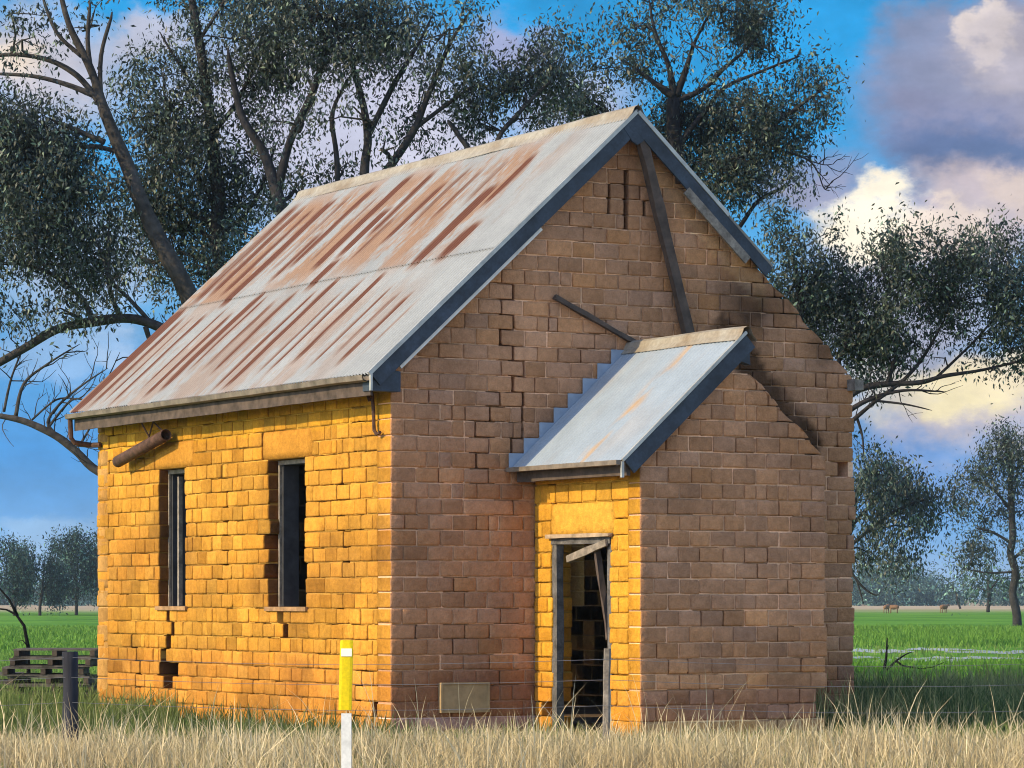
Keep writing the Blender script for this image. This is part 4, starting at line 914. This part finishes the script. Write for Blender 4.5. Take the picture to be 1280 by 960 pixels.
tree('gum_tree', 'gum tree whose dark forked trunk rises just right of the roof peak', GG, 60, 850,
  [[(850, 765, 18), (848, 500, 17), (845, 250, 15), (843, 150, 13), (842, 118, 12)], [(842, 120, 10), (825, 108, 6), (800, 90, 3), (770, 70, 2)], [(842, 118, 8), (836, 80, 5), (820, 40, 3), (812, 0, 2)], [(845, 120, 8), (858, 85, 5), (870, 50, 3), (890, 10, 2)], [(848, 125, 7), (880, 110, 5), (905, 85, 4), (935, 60, 2.5), (950, 40, 2)], [(850, 180, 7), (880, 140, 5), (905, 110, 4), (950, 90, 3), (1000, 70, 2)], [(850, 260, 8), (900, 230, 6), (940, 180, 5), (990, 140, 4), (1030, 110, 2)], [(845, 200, 6), (800, 160, 5), (740, 130, 3), (710, 90, 2)], [(860, 330, 6), (920, 290, 5), (950, 250, 4), (990, 230, 2)], [(985, 190, 2.5), (1010, 200, 2), (1022, 215, 1.6), (1030, 235, 1.2), (1038, 238, .8)], [(1012, 201, 1.4), (1030, 206, 1), (1042, 205, .7)]],
  [(705, 75, 50, 45, .7), (715, 140, 65, 30, 1.1), (790, 35, 45, 55, .8), (840, 10, 70, 35, .9), (900, 15, 70, 45, 1.2), (955, 30, 40, 50, 1.0), (870, 60, 70, 35, .35), (960, 75, 30, 35, .6), (1010, 95, 45, 35, 1.0), (1020, 135, 32, 30, .8), (950, 130, 65, 40, 1.2), (905, 165, 75, 50, 1.5), (850, 160, 55, 45, 1.3), (900, 215, 80, 40, 1.4), (960, 195, 50, 50, 1.2), (985, 155, 40, 35, .8), (940, 245, 50, 20, .5), (985, 225, 22, 22, .7), (790, 100, 40, 30, .5), (760, 80, 40, 40, .8), (840, 220, 50, 40, 1.2)], 104, bark=(.75, .75, .85), bare=(2, 3, 4, 9, 10))
tree('gum_tree', 'broad gum tree with low crown over open paddock, right of the gable', GG, 58, 985,
  [[(985, 765, 16), (990, 640, 15), (1010, 560, 13), (1040, 510, 10)], [(1010, 560, 12), (1000, 450, 10), (1000, 380, 7), (990, 320, 4)], [(1040, 510, 8), (1075, 487, 7), (1110, 480, 6), (1150, 478, 5), (1180, 470, 4), (1230, 462, 3), (1300, 445, 2)], [(1050, 520, 6), (1085, 500, 5), (1130, 488, 3), (1180, 490, 1.5)], [(1060, 530, 5), (1090, 505, 4), (1130, 475, 4), (1158, 440, 3), (1180, 400, 2)], [(1085, 500, 3), (1130, 505, 2), (1165, 513, 1)], [(1110, 480, 4), (1120, 440, 3), (1110, 400, 2)], [(1170, 472, 3), (1215, 430, 2.5), (1250, 390, 2)], [(1020, 540, 5), (1050, 450, 4), (1080, 380, 3)], [(1070, 520, 3), (1078, 545, 2), (1080, 570, 1)]],
  [(985, 300, 45, 40, .9), (1010, 350, 55, 45, 1.2), (1015, 390, 60, 40, 1.5), (1040, 290, 35, 30, .5), (1080, 340, 55, 40, .9), (1115, 312, 40, 30, .7), (1140, 335, 60, 40, 1.2), (1200, 315, 55, 35, 1.0), (1260, 320, 55, 40, 1.1), (1060, 395, 65, 45, 1.5), (1130, 385, 80, 50, 1.6), (1205, 375, 80, 50, 1.4), (1275, 370, 50, 55, 1.2), (1065, 440, 60, 35, 1.3), (1140, 430, 70, 25, .9), (1230, 425, 60, 30, .8), (1280, 430, 40, 35, .7), (1240, 462, 50, 18, .35), (1180, 455, 60, 18, .4), (1085, 455, 45, 20, .9), (1078, 560, 14, 25, .5)], 105, bark=(.75, .72, .78), bare=(3, 4, 6, 8))
MG = 'scattered paddock trees'
tree('paddock_tree', 'drooping dark tree just right of the house wall', MG, 105, 1045,
  [[(1045, 776, 9), (1050, 720, 8), (1060, 660, 7), (1075, 610, 5), (1100, 575, 3)], [(1055, 690, 4), (1100, 650, 4), (1140, 630, 3), (1175, 620, 2)], [(1060, 660, 4), (1100, 620, 3), (1140, 590, 2)], [(1062, 715, 3), (1078, 733, 2.5), (1090, 742, 2), (1098, 744, 1)], [(1070, 722, 2), (1080, 755, 1.2)]],
  [(1095, 590, 32, 25, 1.3), (1085, 625, 40, 35, 1.4), (1130, 610, 42, 30, 1.3), (1160, 630, 34, 24, 1.0), (1110, 655, 48, 30, 1.2), (1150, 660, 32, 20, .8), (1085, 690, 28, 22, .8), (1125, 690, 36, 20, .8), (1180, 615, 20, 15, .5), (1120, 712, 22, 10, .5)], 106, .15, 3.4, 1.5, n_per=40, sig=.28, droop=2.0)
tree('paddock_tree', 'tall open tree with one straight trunk at the right edge of the paddock', MG, 172, 1268,
  [[(1272, 784, 9), (1268, 740, 7.5), (1266, 690, 7), (1264, 630, 6), (1262, 580, 5), (1258, 545, 3)], [(1265, 680, 3), (1240, 665, 2.5), (1220, 660, 2)], [(1266, 700, 3), (1290, 680, 3), (1310, 660, 2)], [(1264, 640, 3), (1240, 610, 2.5), (1215, 600, 2)], [(1265, 715, 2.5), (1235, 716, 2), (1210, 712, 1.5)]],
  [(1262, 560, 34, 28, 1.3), (1290, 580, 40, 40, 1.1), (1240, 590, 28, 25, 1.0), (1215, 600, 24, 22, 1.0), (1200, 625, 22, 20, .8), (1232, 640, 34, 18, .7), (1285, 640, 34, 30, .6), (1262, 620, 30, 30, .5), (1225, 665, 24, 12, .7), (1215, 690, 28, 18, 1.2), (1200, 705, 18, 10, .9), (1290, 690, 30, 25, .7), (1250, 680, 22, 14, .5)], 107, .20, 2.6, 2.0, n_per=36, sig=.38, twigs=True)
tree('paddock_tree', 'small round tree tucked behind the tall open tree', MG, 290, 1236, [[(1236, 765, 3.5), (1236, 745, 3), (1235, 720, 2)], [(1236, 740, 2), (1250, 720, 1.5)]],
  [(1232, 718, 26, 18, 1.2), (1212, 735, 18, 12, 1.0), (1258, 728, 22, 16, 1.1), (1240, 738, 26, 10, .9), (1285, 722, 28, 22, 1.2), (1240, 700, 20, 12, 1.0)], 108, .4, 1.0, 2, lm='leaf_far', n_per=18, sig=.6)
tree('paddock_tree', 'slim leaning tree standing alone near the far sheep', MG, 420, 1198, [[(1200, 761, 2), (1196, 745, 1.8), (1190, 730, 1.2)]],
  [(1192, 728, 17, 9, 1.2), (1180, 735, 12, 7, 1.0), (1205, 738, 12, 7, 1.0), (1195, 720, 12, 7, .9)], 109, .55, 1.0, 2, lm='leaf_far', n_per=16, sig=.7, tint=(1, 1, 1.1))
FG = 'far row of trees beyond the green paddock'
rf = random.Random(77)
def far_tree(px, d, h, w, seed, label):
    by = HY + CAM.z * F / d; t = by - h; cl = []; q = random.Random(seed)
    for i in range(9):
        a = q.uniform(-1, 1); v = q.uniform(0, 1); cl.append((px + a * w * (1 - .45 * v), t + h * .12 + (1 - v) * h * .60, w * q.uniform(.35, .55), h * q.uniform(.13, .2), q.uniform(.9, 1.4)))
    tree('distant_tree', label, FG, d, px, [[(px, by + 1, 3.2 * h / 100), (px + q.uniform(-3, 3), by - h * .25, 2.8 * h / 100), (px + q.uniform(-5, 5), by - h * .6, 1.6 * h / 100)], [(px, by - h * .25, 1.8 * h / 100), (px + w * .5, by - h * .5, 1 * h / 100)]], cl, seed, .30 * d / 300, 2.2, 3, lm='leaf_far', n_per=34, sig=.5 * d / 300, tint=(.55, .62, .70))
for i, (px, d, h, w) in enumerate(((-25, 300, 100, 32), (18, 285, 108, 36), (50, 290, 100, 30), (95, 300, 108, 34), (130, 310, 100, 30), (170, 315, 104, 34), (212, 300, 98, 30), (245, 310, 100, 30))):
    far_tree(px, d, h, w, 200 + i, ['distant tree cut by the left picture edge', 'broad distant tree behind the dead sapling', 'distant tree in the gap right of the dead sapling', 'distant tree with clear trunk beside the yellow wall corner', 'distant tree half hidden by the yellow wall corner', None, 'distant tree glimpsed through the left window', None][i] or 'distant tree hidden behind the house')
# far wood along the horizon: one mass
rs = np.random.RandomState(5); Vs, Qs, Cs = [], [], []; nv = 0
cl = []
for i in range(220):
    px = rs.uniform(1050, 1160) if i < 50 else rs.uniform(1160, 1420) if i < 75 else rs.uniform(900, 1050) if i < 110 else rs.uniform(-200, 500); d = rs.uniform(650, 900); hh = rs.uniform(3, 10) * (1.15 if 1060 < px < 1150 else .45 if px > 1150 else .8)
    for k in range(14):
        c = gnd(px, d); cl.append((c.x + rs.normal(0, 3.2), c.y + rs.normal(0, 3), abs(rs.normal(0, 1)) * hh * .4 + .8))
V, Q, C = leaves_np(rs, np.array(cl), 60, .75, 1.3, .3, (1, 1.1, 1.3)); o = np_mesh('distant_wood', V, Q, M['leaf_far'], C); tag(o, 'hazy far wood along the horizon', 'wood', kind='stuff')  # extra blue in the tint paints distance haze on the wood

# ------------------------------------------------------------------ grass
def in_house(x, y, pad=.0):
    a = (x > -pad) & (x < WX + pad) & (y > -pad) & (y < LY + pad); b = (x > PX0 - pad) & (x < PX1 + pad) & (y > PY - pad) & (y < 0)
    return a | b
def grass(name, n, d0, d1, l0, l1, h0, h1, cols, seed, wid=.006, lean=.35, pad=.03, patch=None, label='grass', clump=.0):
    rs = np.random.RandomState(seed)
    d = rs.uniform(d0, d1, n); l = rs.uniform(l0, l1, n) * d / F * 1.0
    P = np.array(CAM)[None, :] + d[:, None] * np.array(FW) + l[:, None] * np.array(RT); P[:, 2] = -.03
    if patch is not None:
        k = np.array([noise.fractal(Vector((x * patch, y * patch, seed)), 1.0, 2.0, 3) for x, y in P[:, :2]])
        keep = rs.uniform(-.9, .5, n) < k + .1; 
    else: keep = np.ones(n, bool); k = np.zeros(n)
    keep &= ~in_house(P[:, 0], P[:, 1], pad); P = P[keep]; k = k[keep]; m = len(P)
    h = rs.uniform(h0, h1, m) * rs.uniform(.5, 1, m) * (1 + .5 * k); a = rs.uniform(0, 2 * np.pi, m); ln = np.abs(rs.normal(0, lean, m)) * h
    dx, dy = np.cos(a) * ln, np.sin(a) * ln
    b = rs.uniform(0, 2 * np.pi, m); bx, by = np.cos(b) * wid, np.sin(b) * wid
    V = np.zeros((m, 7, 3))
    for j, (t, w) in enumerate(((0, 1), (.4, .85), (.75, .6))):
        zz = h * t * (1 - .0 * t); o = t ** 1.8
        V[:, 2 * j, 0] = P[:, 0] + dx * o - bx * w; V[:, 2 * j, 1] = P[:, 1] + dy * o - by * w; V[:, 2 * j, 2] = P[:, 2] + zz
        V[:, 2 * j + 1, 0] = P[:, 0] + dx * o + bx * w; V[:, 2 * j + 1, 1] = P[:, 1] + dy * o + by * w; V[:, 2 * j + 1, 2] = P[:, 2] + zz
    V[:, 6, 0] = P[:, 0] + dx; V[:, 6, 1] = P[:, 1] + dy; V[:, 6, 2] = P[:, 2] + h * .97
    base = np.arange(m)[:, None] * 7
    q = np.concatenate([base + np.array([0, 1, 3, 2]), base + np.array([2, 3, 5, 4]), base + np.array([4, 5, 6, 6])], 1).reshape(-1, 4)
    # tip as a thin quad: duplicate index is not allowed, so use triangles throughout
    tri = np.concatenate([base + np.array([0, 1, 3]), base + np.array([0, 3, 2]), base + np.array([2, 3, 5]), base + np.array([2, 5, 4]), base + np.array([4, 5, 6])], 1).reshape(-1, 3)
    ca, cb = np.array(cols[0]), np.array(cols[1]); t = rs.uniform(0, 1, (m, 1)); C = (ca * (1 - t) + cb * t) * rs.normal(1, .15, (m, 1)); C = np.clip(C, .01, 1)
    C = np.repeat(C, 7, 0)
    return V.reshape(-1, 3), tri, C
def build_grass(name, parts, label, cat='grass'):
    Vs, Qs, Cs = [], [], []; nv = 0
    for (V, Q, C) in parts: Vs.append(V); Qs.append(Q + nv); Cs.append(C); nv += len(V)
    o = np_mesh(name, np.concatenate(Vs), np.concatenate(Qs), M['grass'], np.concatenate(Cs)); return tag(o, label, cat, kind='stuff')
STRAW = ((.60, .48, .28), (.38, .30, .16)); PALEST = ((.74, .62, .40), (.56, .46, .27)); GRN = ((.10, .15, .04), (.20, .23, .08)); DK = ((.06, .10, .03), (.13, .16, .06))
build_grass('dry_grass', [grass('', 40000, 25.5, 29.5, -760, 760, .10, .46, STRAW, 1, .0045, .6, patch=.55), grass('', 30000, 29, 33.5, -760, 760, .06, .26, STRAW, 11, .0045, .6, patch=.6), grass('', 6000, 25.5, 32.5, -760, 760, .22, .60, PALEST, 2, .0045, .5, patch=.9), grass('', 16000, 32.5, 36.5, -760, 760, .05, .15, STRAW, 3, .005, .5, patch=.8),
    grass('', 170, 26, 34.5, -760, 760, .6, 1.0, PALEST, 12, .0045, .45)], 'tall dry straw coloured grass along the roadside in front of the house')
build_grass('green_grass', [grass('', 22000, 25.5, 33, -760, 760, .06, .26, ((.24, .24, .09), (.14, .18, .06)), 21, .005, .5, patch=.45), grass('', 2500, 74, 102, 330, 760, .08, .22, ((.12, .20, .04), (.20, .28, .08)), 24, .014, .5, patch=.2), grass('', 36000, 102, 170, 330, 760, .10, .30, ((.09, .20, .03), (.16, .29, .05)), 22, .018, .5, patch=.08), grass('', 24000, 88, 170, -760, -420, .10, .30, ((.09, .20, .03), (.16, .29, .05)), 23, .020, .5, patch=.08), grass('', 26000, 27, 38, -760, 760, .08, .24, GRN, 4, .006, .5, patch=.8), grass('', 9000, 33.6, 43, -760, -120, .12, .40, DK, 5, .006, .5, patch=.6), grass('', 16000, 37, 52, 350, 760, .25, .60, DK, 6, .007, .4, patch=.35), grass('', 9000, 37, 48, 350, 760, .3, .7, ((.22, .24, .09), (.34, .30, .13)), 7, .006, .4, patch=.5), grass('', 12000, 38, 58, -760, -420, .2, .5, GRN, 8, .007, .45, patch=.4), grass('', 30000, 50, 75, 350, 760, .10, .28, ((.08, .20, .02), (.14, .29, .04)), 9, .009, .5, patch=.2), grass('', 16000, 56, 90, -760, -420, .10, .28, ((.10, .20, .035), (.17, .28, .06)), 10, .010, .5, patch=.2)], 'short green grass growing round the house walls and out over the paddock')

# ------------------------------------------------------------------ air
hz = MB(); hz.box((0, 600, 24.5), (9000, 0, 0), (0, 9000, 0), (0, 0, 53)); hm = bpy.data.materials.new('haze'); hm.use_nodes = True
nt = hm.node_tree; nt.nodes.clear(); ho = nt.nodes.new('ShaderNodeOutputMaterial'); hv = nt.nodes.new('ShaderNodeVolumePrincipled')
hv.inputs['Color'].default_value = (.72, .84, 1.0, 1); hv.inputs['Density'].default_value = .00016; hv.inputs['Anisotropy'].default_value = .2
nt.links.new(hv.outputs[0], ho.inputs['Volume'])
tag(hz.build('haze', hm), 'thin pale air softening the far trees', 'haze', kind='stuff')
